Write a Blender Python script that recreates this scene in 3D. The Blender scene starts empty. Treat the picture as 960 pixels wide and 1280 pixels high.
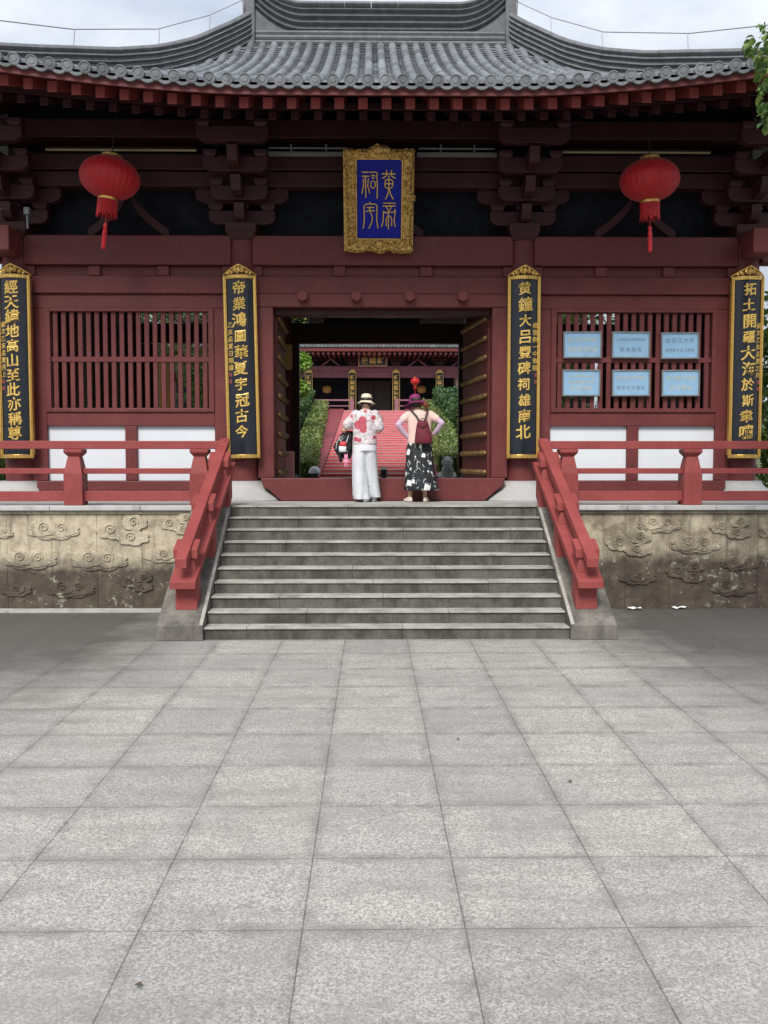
import bpy, bmesh, math, random
from mathutils import Vector, Matrix, noise
R = math.radians
rnd = random.Random(7)
SC = bpy.context.scene
COL = SC.collection

# ------------------------------------------------------------------ camera
cd = bpy.data.cameras.new('camera'); cam = bpy.data.objects.new('camera', cd); COL.objects.link(cam)
cam.location = (-0.18, 0, 2.0)
cam.rotation_euler = (R(90 - 3.22), 0, R(-0.81))
cd.sensor_fit = 'VERTICAL'; cd.sensor_height = 36; cd.lens = 31.95
cd.clip_start = 0.05; cd.clip_end = 2000
SC.camera = cam
# ------------------------------------------------------------------ sky
SUN_EL, SUN_ROT = 47, 196      # degrees; the sun stands behind the photographer, to the west side
W = bpy.data.worlds.new('World'); SC.world = W; W.use_nodes = True
nt = W.node_tree; N = nt.nodes; L = nt.links
bg = N['Background']; bg.inputs['Strength'].default_value = 0.1
sky = N.new('ShaderNodeTexSky'); sky.sky_type = 'NISHITA'; sky.sun_disc = False
sky.sun_elevation = R(SUN_EL); sky.sun_rotation = R(SUN_ROT)
tc = N.new('ShaderNodeTexCoord'); mp = N.new('ShaderNodeMapping'); mp.inputs['Scale'].default_value = (1, 1, 2.2)
nz = N.new('ShaderNodeTexNoise'); nz.inputs['Scale'].default_value = 2.6; nz.inputs['Detail'].default_value = 7; nz.inputs['Roughness'].default_value = .58
rp = N.new('ShaderNodeValToRGB'); rp.color_ramp.elements[0].position = .38; rp.color_ramp.elements[1].position = .62
rp.color_ramp.elements[0].color = (.62,)*3 + (1,); rp.color_ramp.elements[1].color = (1, 1, 1, 1)
cl = N.new('ShaderNodeMix'); cl.data_type = 'RGBA'
cl.inputs['A'].default_value = (6.0, 7.3, 9.4, 1); cl.inputs['B'].default_value = (9.8, 10.2, 11.0, 1)
mx = N.new('ShaderNodeMix'); mx.data_type = 'RGBA'
L.new(tc.outputs['Generated'], mp.inputs['Vector']); L.new(mp.outputs[0], nz.inputs['Vector'])
L.new(nz.outputs['Fac'], rp.inputs[0]); L.new(rp.outputs[0], mx.inputs['Factor']); L.new(rp.outputs[0], cl.inputs['Factor'])
L.new(sky.outputs[0], mx.inputs['A']); L.new(cl.outputs['Result'], mx.inputs['B'])
# an overcast sky is about three times brighter overhead than at the horizon
sx_ = N.new('ShaderNodeSeparateXYZ'); L.new(tc.outputs['Generated'], sx_.inputs[0])
cl0 = N.new('ShaderNodeMath'); cl0.operation = 'MAXIMUM'; cl0.inputs[1].default_value = 0; L.new(sx_.outputs['Z'], cl0.inputs[0])
lum = N.new('ShaderNodeMath'); lum.operation = 'MULTIPLY_ADD'; lum.inputs[1].default_value = .62; lum.inputs[2].default_value = .31; L.new(cl0.outputs[0], lum.inputs[0])
vm = N.new('ShaderNodeVectorMath'); vm.operation = 'SCALE'; L.new(mx.outputs['Result'], vm.inputs[0]); L.new(lum.outputs[0], vm.inputs['Scale'])
L.new(vm.outputs[0], bg.inputs['Color'])
# ------------------------------------------------------------------ sun behind thin cloud
sd = bpy.data.lights.new('sun', 'SUN'); sd.energy = 2.3; sd.angle = R(22); sd.color = (1, .96, .9)
sun = bpy.data.objects.new('sun', sd); COL.objects.link(sun)
_a = R(SUN_ROT); _e = R(SUN_EL)
_d = Vector((math.sin(_a)*math.cos(_e), math.cos(_a)*math.cos(_e), math.sin(_e)))
sun.rotation_euler = _d.to_track_quat('Z', 'Y').to_euler(); sun.location = (-20, -40, 60)
vs = SC.view_settings; vs.view_transform = 'Standard'; vs.look = 'None'; vs.gamma = 1; vs.use_curve_mapping = False
vs.exposure = 0.85
SC.cycles.use_denoising = True
SC.cycles.max_bounces = 8

# ------------------------------------------------------------------ helpers
class MB:
    def __init__(s): s.v = []; s.f = []
    def add(s, vs, fs):
        b = len(s.v); s.v += [tuple(p) for p in vs]; s.f += [tuple(i + b for i in q) for q in fs]; return s
    def box(s, x0, x1, y0, y1, z0, z1):
        x0, x1 = min(x0, x1), max(x0, x1); y0, y1 = min(y0, y1), max(y0, y1); z0, z1 = min(z0, z1), max(z0, z1)
        return s.add([(x0,y0,z0),(x1,y0,z0),(x1,y1,z0),(x0,y1,z0),(x0,y0,z1),(x1,y0,z1),(x1,y1,z1),(x0,y1,z1)],
                     [(0,3,2,1),(4,5,6,7),(0,1,5,4),(1,2,6,5),(2,3,7,6),(3,0,4,7)])
    def hexa(s, p): return s.add(p, [(0,3,2,1),(4,5,6,7),(0,1,5,4),(1,2,6,5),(2,3,7,6),(3,0,4,7)])
    def frustum(s, cx, cy, z0, z1, a0, b0, a1, b1):
        return s.hexa([(cx-a0,cy-b0,z0),(cx+a0,cy-b0,z0),(cx+a0,cy+b0,z0),(cx-a0,cy+b0,z0),(cx-a1,cy-b1,z1),(cx+a1,cy-b1,z1),(cx+a1,cy+b1,z1),(cx-a1,cy+b1,z1)])
    def prism(s, poly, ax, a, b):
        n = len(poly)
        def P(u, w, d): return {'x': (d,u,w), 'y': (u,d,w), 'z': (u,w,d)}[ax]
        return s.add([P(u,w,a) for u, w in poly] + [P(u,w,b) for u, w in poly],
                     [tuple(range(n))[::-1], tuple(range(n, 2*n))] + [(i,(i+1)%n,n+(i+1)%n,n+i) for i in range(n)])
    def tube(s, pts, r, n=10, cap=True):
        pts = [Vector(p) for p in pts]; rs = r if isinstance(r, (list, tuple)) else [r]*len(pts)
        m = len(pts); vs = []; ref = None
        for i, p in enumerate(pts):
            d = (pts[min(i+1, m-1)] - pts[max(i-1, 0)])
            d = d.normalized() if d.length > 1e-9 else Vector((0,0,1))
            if ref is None: ref = Vector((0,0,1)) if abs(d.z) < .9 else Vector((1,0,0))
            a = (ref - d*ref.dot(d)).normalized(); b = d.cross(a); ref = a
            for k in range(n):
                t = 2*math.pi*k/n; vs.append(p + (a*math.cos(t) + b*math.sin(t))*rs[i])
        fs = [(i*n+k, i*n+(k+1)%n, (i+1)*n+(k+1)%n, (i+1)*n+k) for i in range(m-1) for k in range(n)]
        if cap: fs += [tuple(range(n))[::-1], tuple(range((m-1)*n, m*n))]
        return s.add(vs, fs)
    def limb(s, pts, rs, n=12):            # a tube with rounded ends
        pts = [Vector(p) for p in pts]; d0 = (pts[0]-pts[1]).normalized(); d1 = (pts[-1]-pts[-2]).normalized()
        P = [pts[0]+d0*rs[0]*.95, pts[0]+d0*rs[0]*.6] + pts + [pts[-1]+d1*rs[-1]*.6, pts[-1]+d1*rs[-1]*.95]
        return s.tube(P, [rs[0]*.3, rs[0]*.8] + list(rs) + [rs[-1]*.8, rs[-1]*.3], n)
    def lathe(s, prof, c=(0,0,0), n=24, sx=1, sy=1, cap=True):
        m = len(prof); vs = []
        for r, z in prof:
            for k in range(n):
                t = 2*math.pi*k/n; vs.append((c[0]+r*sx*math.cos(t), c[1]+r*sy*math.sin(t), c[2]+z))
        fs = [(i*n+k, i*n+(k+1)%n, (i+1)*n+(k+1)%n, (i+1)*n+k) for i in range(m-1) for k in range(n)]
        if cap: fs += [tuple(range(n))[::-1], tuple(range((m-1)*n, m*n))]
        return s.add(vs, fs)
    def loft(s, rings, n=24, fold=None, cap=True):   # rings: (cx, cy, z, rx, ry)
        vs = []
        for i, (cx, cy, z, rx, ry) in enumerate(rings):
            for k in range(n):
                t = 2*math.pi*k/n; g = 1 + (fold(t, i/(len(rings)-1)) if fold else 0)
                vs.append((cx+rx*g*math.cos(t), cy+ry*g*math.sin(t), z))
        m = len(rings)
        fs = [(i*n+k, i*n+(k+1)%n, (i+1)*n+(k+1)%n, (i+1)*n+k) for i in range(m-1) for k in range(n)]
        if cap: fs += [tuple(range(n))[::-1], tuple(range((m-1)*n, m*n))]
        return s.add(vs, fs)
    def ball(s, c, rx, ry=None, rz=None, n=12, m=8):
        ry = ry or rx; rz = rz or rx
        return s.loft([(c[0], c[1], c[2]+rz*math.sin(a), max(rx*math.cos(a), rx*.02), max(ry*math.cos(a), ry*.02)) for a in [R(-88+176*i/(m)) for i in range(m+1)]], n)
    def sweep(s, path, sec, cap=True):      # sec: (sideways, up) about a path that runs level
        path = [Vector(p) for p in path]; m = len(path); n = len(sec); vs = []
        for i, p in enumerate(path):
            d = path[min(i+1, m-1)] - path[max(i-1, 0)]; d.z = 0; d.normalize(); q = Vector((d.y, -d.x, 0))
            vs += [p + q*u + Vector((0,0,w)) for u, w in sec]
        fs = [(i*n+k, i*n+(k+1)%n, (i+1)*n+(k+1)%n, (i+1)*n+k) for i in range(m-1) for k in range(n)]
        if cap: fs += [tuple(range(n))[::-1], tuple(range((m-1)*n, m*n))]
        return s.add(vs, fs)
    def grid(s, nu, nv, fn):
        b = [fn(i/nu, j/nv) for i in range(nu+1) for j in range(nv+1)]
        return s.add(b, [(i*(nv+1)+j, (i+1)*(nv+1)+j, (i+1)*(nv+1)+j+1, i*(nv+1)+j+1) for i in range(nu) for j in range(nv)])
    def merge(s, o, fn=lambda p: p): return s.add([fn(p) for p in o.v], o.f)
    def build(s, name, mat, parent=None, local=False, bevel=0, smooth=False, voxel=0, norm=True, kind=None):
        me = bpy.data.meshes.new(name); me.from_pydata(s.v, [], s.f)
        if norm:
            bm = bmesh.new(); bm.from_mesh(me); bmesh.ops.recalc_face_normals(bm, faces=bm.faces); bm.to_mesh(me); bm.free()
        me.materials.append(mat)
        if smooth:
            for p in me.polygons: p.use_smooth = True
        o = bpy.data.objects.new(name, me); COL.objects.link(o)
        if parent:
            o.parent = parent
            if not local: o.location = -OFF.get(parent.name, Vector((0,0,0)))
        OFF[o.name] = Vector((0,0,0))
        if bevel:
            b = o.modifiers.new('b', 'BEVEL'); b.width = bevel; b.segments = 2; b.limit_method = 'ANGLE'; b.angle_limit = R(40)
        if voxel:
            r = o.modifiers.new('r', 'REMESH'); r.mode = 'VOXEL'; r.voxel_size = voxel; r.use_smooth_shade = True
            q = o.modifiers.new('s', 'SMOOTH'); q.factor = .5; q.iterations = 3
        elif smooth == 'angle':
            o.modifiers.new('w', 'EDGE_SPLIT').split_angle = R(40)
        if kind: o['kind'] = kind
        return o
OFF = {}
def thing(name, label, cat, loc=(0,0,0), group=None, kind=None):
    o = bpy.data.objects.new(name, None); COL.objects.link(o); o.location = loc; o.empty_display_size = .2
    OFF[o.name] = Vector(loc); tag(o, label, cat, group)
    if kind: o['kind'] = kind
    return o
def tag(o, label, cat, group=None):
    o['label'] = label; o['category'] = cat
    if group: o['group'] = group
    return o
def copy_tree(root, loc, label, rotz=0, scale=None):
    r = root.copy(); COL.objects.link(r); r.location = loc; r['label'] = label
    r.rotation_euler.z = rotz
    OFF[r.name] = Vector(loc)
    for ch in list(root.children):
        c = ch.copy(); COL.objects.link(c); c.parent = r
        for g in list(ch.children):
            d = g.copy(); COL.objects.link(d); d.parent = c
    return r

# ------------------------------------------------------------------ materials
class NT:
    def __init__(s, name):
        s.m = bpy.data.materials.new(name); s.m.use_nodes = True; s.t = s.m.node_tree
        s.p = s.t.nodes['Principled BSDF']; s.co = s.n('ShaderNodeTexCoord').outputs['Object']
    def n(s, k, **kw):
        q = s.t.nodes.new(k)
        for a, b in kw.items():
            if a.startswith('_'): setattr(q, a[1:], b)
            else: s.link(b, q.inputs[a.replace('__', ' ')])
        return q
    def link(s, a, sock):
        if hasattr(a, 'is_output'): s.t.links.new(a, sock)
        else: sock.default_value = a
    def noise(s, scale, detail=4, rough=.55, vec=None, dist=0):
        return s.n('ShaderNodeTexNoise', Vector=vec or s.co, Scale=scale, Detail=detail, Roughness=rough, Distortion=dist).outputs['Fac']
    def ramp(s, fac, stops, interp='LINEAR'):
        q = s.n('ShaderNodeValToRGB', Fac=fac); e = q.color_ramp.elements; q.color_ramp.interpolation = interp
        while len(e) < len(stops): e.new(.5)
        for a, (pos, c) in zip(e, stops):
            a.position = pos; a.color = tuple(c) + (1,) if hasattr(c, '__len__') else (c, c, c, 1)
        return q.outputs['Color']
    def mix(s, fac, a, b, mode='MIX'):
        q = s.n('ShaderNodeMix', _data_type='RGBA', _blend_type=mode)
        s.link(fac, q.inputs['Factor'])
        for k, v in (('A', a), ('B', b)):
            s.link(tuple(v) + (1,) if isinstance(v, (tuple, list)) and len(v) == 3 else v, q.inputs[k])
        return q.outputs['Result']
    def math(s, op, a, b=0., c=None, clamp=False):
        q = s.n('ShaderNodeMath', _operation=op, _use_clamp=clamp); s.link(a, q.inputs[0]); s.link(b, q.inputs[1])
        if c is not None: s.link(c, q.inputs[2])
        return q.outputs[0]
    def xyz(s, v=None): q = s.n('ShaderNodeSeparateXYZ', Vector=v or s.co); return q.outputs
    def mapping(s, scale=(1,1,1), loc=(0,0,0), rot=(0,0,0), vec=None):
        return s.n('ShaderNodeMapping', Vector=vec or s.co, Scale=scale, Location=loc, Rotation=rot).outputs[0]
    def bump(s, h, strength=.3, dist=.01):
        b = s.n('ShaderNodeBump', Height=h, Strength=strength, Distance=dist); s.t.links.new(b.outputs[0], s.p.inputs['Normal'])
    def out(s, col, rough=.6, metal=0, spec=None):
        s.link(tuple(col) + (1,) if isinstance(col, (tuple, list)) and len(col) == 3 else col, s.p.inputs['Base Color'])
        s.link(rough, s.p.inputs['Roughness']); s.link(metal, s.p.inputs['Metallic'])
        if spec is not None: s.p.inputs['Specular IOR Level'].default_value = spec
        return s.m
def simple(name, c, rough=.6, metal=0, var=.12, scale=6, bump=0, bscale=60, spec=None):
    t = NT(name); f = t.noise(scale, 5)
    d = tuple(max(0, k*(1-var*1.6)) for k in c); e = tuple(min(1, k*(1+var)) for k in c)
    col = t.ramp(f, [(.3, d), (.7, e)])
    if bump: t.bump(t.noise(bscale, 4), bump, .005)
    return t.out(col, rough, metal, spec)
def painted(name, c, worn, rough=.5):
    t = NT(name); f = t.noise(2.2, 6, .6); g = t.noise(34, 6, .7)
    col = t.ramp(f, [(.28, tuple(k*.78 for k in c)), (.72, tuple(min(1,k*1.16) for k in c))])
    gr = t.noise(14, 5, .6, t.mapping((1, 1, .06)))
    col = t.mix(t.math('MULTIPLY', gr, .5), col, tuple(k*.66 for k in c))
    dust = t.noise(5.5, 7, .7, t.mapping(loc=(7, 2, 4))); col = t.mix(t.ramp(dust, [(.55, 0), (.75, .28)]), col, tuple(min(1, k*1.35+.03) for k in c))
    crack = t.noise(3, 3, .5, t.mapping((22, 22, .7))); col = t.mix(t.ramp(crack, [(.66, 0), (.70, .45)]), col, tuple(k*.45 for k in c))
    col = t.mix(t.ramp(g, [(.635, 0), (.70, worn)]), col, (.34, .27, .25))
    t.bump(t.math('ADD', t.noise(120, 3), t.math('MULTIPLY', t.noise(14, 4), 3.)), .18, .004)
    return t.out(col, t.ramp(f, [(.3, rough-.08), (.7, rough+.1)]), 0, .28)
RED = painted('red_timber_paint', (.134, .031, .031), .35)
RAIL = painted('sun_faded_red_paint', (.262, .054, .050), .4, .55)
SHADERED = painted('eave_shade_red_paint', (.046, .0135, .0145), .15)  # red darkened so brackets, struts and rafters carry the eave shade in their colour
DARKRED = painted('shade_dark_red_paint', (.040, .012, .013), .1)  # near-black red; soffit and eave timbers have their shade put into this colour
def stone(name, a, b, grime, gscale=3, thr=(.45, .7), speck=150, amt=.8, rough=.8):
    t = NT(name); f = t.noise(speck, 3, .6); v = t.n('ShaderNodeTexVoronoi', Vector=t.co, Scale=speck*.8).outputs['Color']
    base = t.mix(t.n('ShaderNodeSeparateColor', Color=v).outputs[0], a, b)
    base = t.mix(t.math('MULTIPLY', f, .5), base, tuple(k*.6 for k in a))
    st = t.noise(gscale, 8, .66, t.mapping((1, 1, .5)))
    col = t.mix(t.ramp(st, [(thr[0], 0), (thr[1], amt)]), base, grime)
    t.bump(f, .25, .004)
    return t.out(col, rough)
TREAD = stone('granite_tread', (.36, .35, .31), (.47, .455, .41), (.12, .115, .095), 2.6, (.40, .68))
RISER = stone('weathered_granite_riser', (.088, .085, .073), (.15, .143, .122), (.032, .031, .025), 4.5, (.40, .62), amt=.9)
CHEEK = stone('cheek_granite', (.155, .145, .125), (.23, .215, .185), (.05, .043, .038), 3.4, (.38, .60))
COPE = stone('coping_stone', (.42, .42, .41), (.52, .52, .51), (.12, .115, .10), 4, (.5, .72))
PLINTH = stone('white_marble_plinth', (.37, .37, .365), (.43, .43, .42), (.27, .265, .25), 3, (.5, .8), 60)
WHITE = simple('white_plaster_panel', (.60, .62, .66), .7, var=.03, scale=1.5)
GOLD = NT('gold_leaf'); GOLD = GOLD.out(GOLD.ramp(GOLD.noise(40, 4), [(.3, (.50, .30, .07)), (.7, (.78, .52, .15))]), .34, .75)
OLDGOLD = NT('antique_gold'); _h = OLDGOLD.noise(38, 3, .6); OLDGOLD.bump(_h, 1, .015)
OLDGOLD = OLDGOLD.out(OLDGOLD.ramp(_h, [(.36, (.20, .11, .03)), (.58, (.72, .47, .14))]), .4, .6)
LETTER = simple('gilt_lettering', (.62, .42, .10), .45, .25, var=.15, scale=30)
BLACK = simple('black_lacquer', (.010, .013, .020), .22, var=.2)
BLUE = simple('blue_plaque_enamel', (.006, .012, .27), .6, var=.1, spec=.2)
GREYWALL = simple('grey_plaster', (.16, .155, .155), .8, var=.15, scale=2)
DARKBOARD = simple('dark_lattice_board', (.012, .013, .018), .7, var=.3, spec=.2)
def tile_mat():
    t = NT('grey_clay_tile'); f = t.noise(7, 6, .65); g = t.noise(2.2, 5)
    tl = t.n('ShaderNodeTexVoronoi', Vector=t.mapping((4.6, 3.1, 1)), Scale=1.).outputs['Color']; one = t.n('ShaderNodeSeparateColor', Color=tl).outputs[0]
    col = t.ramp(f, [(.3, (.088, .097, .107)), (.55, (.135, .146, .157)), (.75, (.185, .194, .20))])
    col = t.mix(t.ramp(g, [(.5, 0), (.72, .55)]), col, (.055, .058, .054))
    col = t.mix(1., col, t.ramp(one, [(0, .62), (.5, .95), (.9, 1.08), (1, 1.35)]), 'MULTIPLY')
    lichen = t.ramp(t.noise(16, 6, .7), [(.63, 0), (.68, .55)]); col = t.mix(lichen, col, (.20, .205, .175))
    t.bump(t.noise(80, 3), .2, .004)
    return t.out(col, .72)
TILE = tile_mat()
RIDGE = NT('ridge_tile'); _f = RIDGE.noise(6, 6, .65)
_s = RIDGE.noise(9, 6, .7, RIDGE.mapping((1, 1, .3)))
RIDGE = RIDGE.out(RIDGE.mix(RIDGE.ramp(_s, [(.50, 0), (.72, .45)]), RIDGE.ramp(_f, [(.3, (.078, .083, .088)), (.7, (.142, .147, .152))]), (.035, .037, .04)), .75)
SKIN = simple('skin', (.44, .25, .17), .5, var=.05)
def leaf_mat(name, cols, rough=.5):
    t = NT(name); r = t.n('ShaderNodeNewGeometry').outputs['Random Per Island']
    k = len(cols) - 1
    t.out(t.ramp(r, [(i/k, c) for i, c in enumerate(cols)]), rough)
    t.p.inputs['Transmission Weight'].default_value = 0
    tr = t.n('ShaderNodeBsdfTranslucent', Color=t.p.inputs['Base Color'].links[0].from_socket)
    ms = t.n('ShaderNodeMixShader', Fac=.3); t.t.links.new(t.p.outputs[0], ms.inputs[1]); t.t.links.new(tr.outputs[0], ms.inputs[2])
    t.t.links.new(ms.outputs[0], t.t.nodes['Material Output'].inputs['Surface'])
    return t.m
LEAF = leaf_mat('broad_green_leaf', [(.04, .09, .018), (.075, .15, .028), (.13, .21, .04), (.22, .29, .06)])
LEAF_DARK = leaf_mat('dark_green_leaf', [(.022, .06, .018), (.045, .10, .028), (.07, .14, .035)])
LEAF_BRIGHT = leaf_mat('bright_green_leaf', [(.10, .20, .025), (.19, .34, .05), (.28, .44, .08)])
LEAF_DRY = leaf_mat('dry_hedge_leaf', [(.085, .125, .032), (.15, .20, .048), (.22, .27, .075)])
BARK = simple('bark', (.09, .07, .05), .9, var=.3, scale=12, bump=.6, bscale=30)

# ------------------------------------------------------------------ ground
def ground_mat():
    t = NT('granite_paving'); o = t.xyz()
    u = t.math('DIVIDE', t.math('ADD', o[0], .475), .697); v = t.math('DIVIDE', t.math('SUBTRACT', o[1], 3.779), .697)
    def edge(a):
        f = t.math('FRACT', a); return t.math('MINIMUM', f, t.math('SUBTRACT', 1., f))
    wob = t.math('MULTIPLY', t.math('SUBTRACT', t.noise(9, 4), .5), .006)
    du = t.math('ADD', edge(u), wob); dv = t.math('ADD', edge(v), wob)
    ju = t.ramp(du, [(.0022, .85), (.0048, 0.)]); jv = t.ramp(dv, [(.0022, .8), (.005, 0.)])
    cell = t.n('ShaderNodeCombineXYZ', X=t.math('FLOOR', u), Y=t.math('FLOOR', v)).outputs[0]
    rn = t.n('ShaderNodeTexWhiteNoise', Vector=cell).outputs['Value']
    vor = t.n('ShaderNodeTexVoronoi', Vector=t.co, Scale=118.).outputs['Color']
    g = t.n('ShaderNodeSeparateColor', Color=vor).outputs[0]
    grain = t.ramp(g, [(0, (.17, .163, .148)), (.25, (.27, .261, .238)), (.6, (.37, .358, .325)), (.9, (.53, .515, .475))])
    fine = t.noise(200, 2, .7); grain = t.mix(t.math('MULTIPLY', fine, .45), grain, (.235, .23, .215))
    col = t.mix(1., grain, t.ramp(rn, [(0, (.80, .80, .805)), (.3, (.92, .92, .915)), (.8, (.97, .96, .945)), (1, (1.04, 1.02, .99))]), 'MULTIPLY')
    worn = t.noise(1.1, 6, .6); col = t.mix(t.ramp(worn, [(.42, 0), (.72, .55)]), col, (.225, .222, .21))
    blot = t.noise(4.2, 5, .62, None, .6); col = t.mix(t.ramp(blot, [(.54, 0), (.74, .5)]), col, (.165, .16, .148))
    streak = t.noise(2.6, 6, .65, t.mapping((.35, 1.6, 1)))
    col = t.mix(t.ramp(streak, [(.46, 0), (.68, .55)]), col, (.18, .172, .155))
    halo = t.ramp(t.math('MINIMUM', du, dv), [(0, .6), (.11, 0)])
    col = t.mix(t.math('MULTIPLY', halo, t.ramp(t.noise(5, 4), [(.35, 0), (.65, 1)])), col, (.12, .115, .105))
    # grime plus painted eave and tree shade along the wall foot, both sides of the stair
    ax = t.math('ABSOLUTE', o[0])
    edge_y = t.math('ADD', t.math('SUBTRACT', o[1], 6.0), t.math('MULTIPLY', t.math('SUBTRACT', ax, 2.6), .55))
    grime_shade = t.math('ADD', t.math('MULTIPLY', edge_y, .30), t.math('MULTIPLY', t.math('SUBTRACT', t.noise(1.3, 6, .6), .5), 1.3))
    grime_shade = t.math('MULTIPLY', t.ramp(t.math('MULTIPLY', grime_shade, .7), [(-.0, 0), (.85, 1)]), t.ramp(t.math('ADD', ax, t.math('MULTIPLY', t.noise(2, 4), .8)), [(0, 0), (1, 1)]))
    side = t.math('ADD', t.math('SUBTRACT', ax, 1.9), t.math('MULTIPLY', t.math('SUBTRACT', t.noise(1.7, 5), .5), 1.5))
    grime_shade = t.math('MULTIPLY', grime_shade, t.ramp(t.math('MULTIPLY', side, .75), [(0, 0), (1, 1)]))
    col = t.mix(t.math('MULTIPLY', grime_shade, .9), col, (.062, .058, .054))
    col = t.mix(ju, col, (.035, .033, .03)); col = t.mix(jv, col, (.06, .056, .05))
    h = t.math('SUBTRACT', g, t.math('MULTIPLY', t.math('MAXIMUM', ju, jv), 3.))
    t.bump(h, .25, .003)
    return t.out(col, t.math('SUBTRACT', .78, t.math('MULTIPLY', grime_shade, .25)))
g = MB().add([(-600,-600,0),(600,-600,0),(600,12.6,0),(-600,12.6,0)], [(0,1,2,3)]).build('ground', ground_mat(), kind='structure')
g2 = MB().add([(-600,12.6,-.01),(600,12.6,-.01),(600,900,-.01),(-600,900,-.01)], [(0,1,2,3)]).build('far_ground', simple('far_grass', (.07,.10,.04)), kind='structure')
FLOOR = stone('terrace_slab', (.36, .355, .34), (.44, .435, .42), (.2, .195, .18), 2, (.5, .8))
MB().box(-40, 40, 12.42, 25.2, .4, 1.395).build('terrace_floor', FLOOR, kind='structure')
def hill(u, v):
    x = -45 + 90*u; y = 25 + 75*v; k = min(max((y-25)/23, 0), 1)
    return (x, y, 1.36 + 3.22*k - (0 if abs(x) < 2.2 else .02))
MB().grid(30, 50, hill).build('hillside', simple('hillside_soil', (.07, .085, .03), .9, var=.3, scale=1), kind='structure')
kerb = MB().box(-14, -2.66, 11.95, 12.13, 0, .03)
kerb.build('kerb', stone('pale_kerb', (.40, .395, .38), (.48, .47, .45), (.2, .19, .17), 5), kind='structure')

# ------------------------------------------------------------------ retaining walls with cloud reliefs
def wall_mat():
    t = NT('carved_sandstone'); o = t.xyz()
    east = t.ramp(t.math('ADD', o[0], t.noise(1.5, 4)), [(0, 0), (1, 1)])
    f = t.noise(11, 7, .65); base = t.ramp(f, [(.28, (.33, .275, .19)), (.5, (.45, .39, .28)), (.72, (.54, .48, .365))])
    blot = t.math('ADD', t.noise(2.3, 8, .7), t.math('MULTIPLY', east, .13))
    base = t.mix(t.ramp(blot, [(.50, 0), (.70, .75)]), base, (.105, .085, .058))
    zz = t.math('ADD', o[2], t.math('MULTIPLY', t.math('SUBTRACT', t.noise(3.2, 8, .7), .5), .42))
    zz = t.math('SUBTRACT', zz, t.math('MULTIPLY', east, .11))
    low = t.ramp(zz, [(.50, 1.), (.74, 0.)])
    dk = t.ramp(t.noise(5, 7, .65), [(.32, (.026, .018, .015)), (.5, (.055, .04, .03)), (.7, (.115, .088, .062))])
    col = t.mix(t.math('MULTIPLY', low, .95), base, dk)
    patch = t.ramp(t.noise(7.5, 9, .72, t.mapping(loc=(3, 0, 1))), [(.575, 0), (.60, 1)])
    dots = t.ramp(t.n('ShaderNodeTexVoronoi', Vector=t.co, Scale=13.).outputs['Distance'], [(.16, 1.), (.20, 0.)])
    where = t.ramp(t.noise(1.6, 4), [(.44, 0), (.54, 1)])
    lich = t.math('MULTIPLY', t.math('MULTIPLY', t.math('MAXIMUM', patch, t.math('MULTIPLY', dots, t.ramp(t.noise(5, 3, .5), [(.52, 0), (.56, 1)]))), where), t.ramp(zz, [(.56, 1.), (.78, .05)]))
    lc = t.ramp(t.noise(30, 5, .7), [(.35, (.16, .165, .12)), (.65, (.40, .40, .33))])
    col = t.mix(t.math('MULTIPLY', lich, .85), col, lc)
    top = t.ramp(t.math('ADD', o[2], t.math('MULTIPLY', t.noise(7, 7, .75), .34)), [(1.34, 0.), (1.50, .8)])
    col = t.mix(top, col, (.085, .075, .055))
    drip = t.noise(5, 5, .6, t.mapping((2.4, 2.4, .22))); col = t.mix(t.ramp(drip, [(.55, 0), (.72, .6)]), col, (.075, .065, .05))
    t.bump(t.noise(34, 8, .7), .8, .014)
    return t.out(col, .88)
WALLM = wall_mat()
def spiral(cx, cz, r, turns, s, y):
    return [(cx + s*r*(1-k/26*.85)*math.cos(R(200)-turns*2*math.pi*k/26), y, cz + r*(1-k/26*.85)*math.sin(R(200)-turns*2*math.pi*k/26)) for k in range(27)]
def scallop(cx, cz, a, b, n, ph=0, k=.16):
    pts = []
    for i in range(n*5):
        t = 2*math.pi*i/(n*5) + ph; q = abs(math.sin(n*(t-ph)/2))
        g = 1 - k*.6 + k*q
        zz = math.sin(t); pts.append((cx + a*g*math.cos(t), cz + b*g*(zz if zz < 0 else zz*.85)))
    return pts
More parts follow.
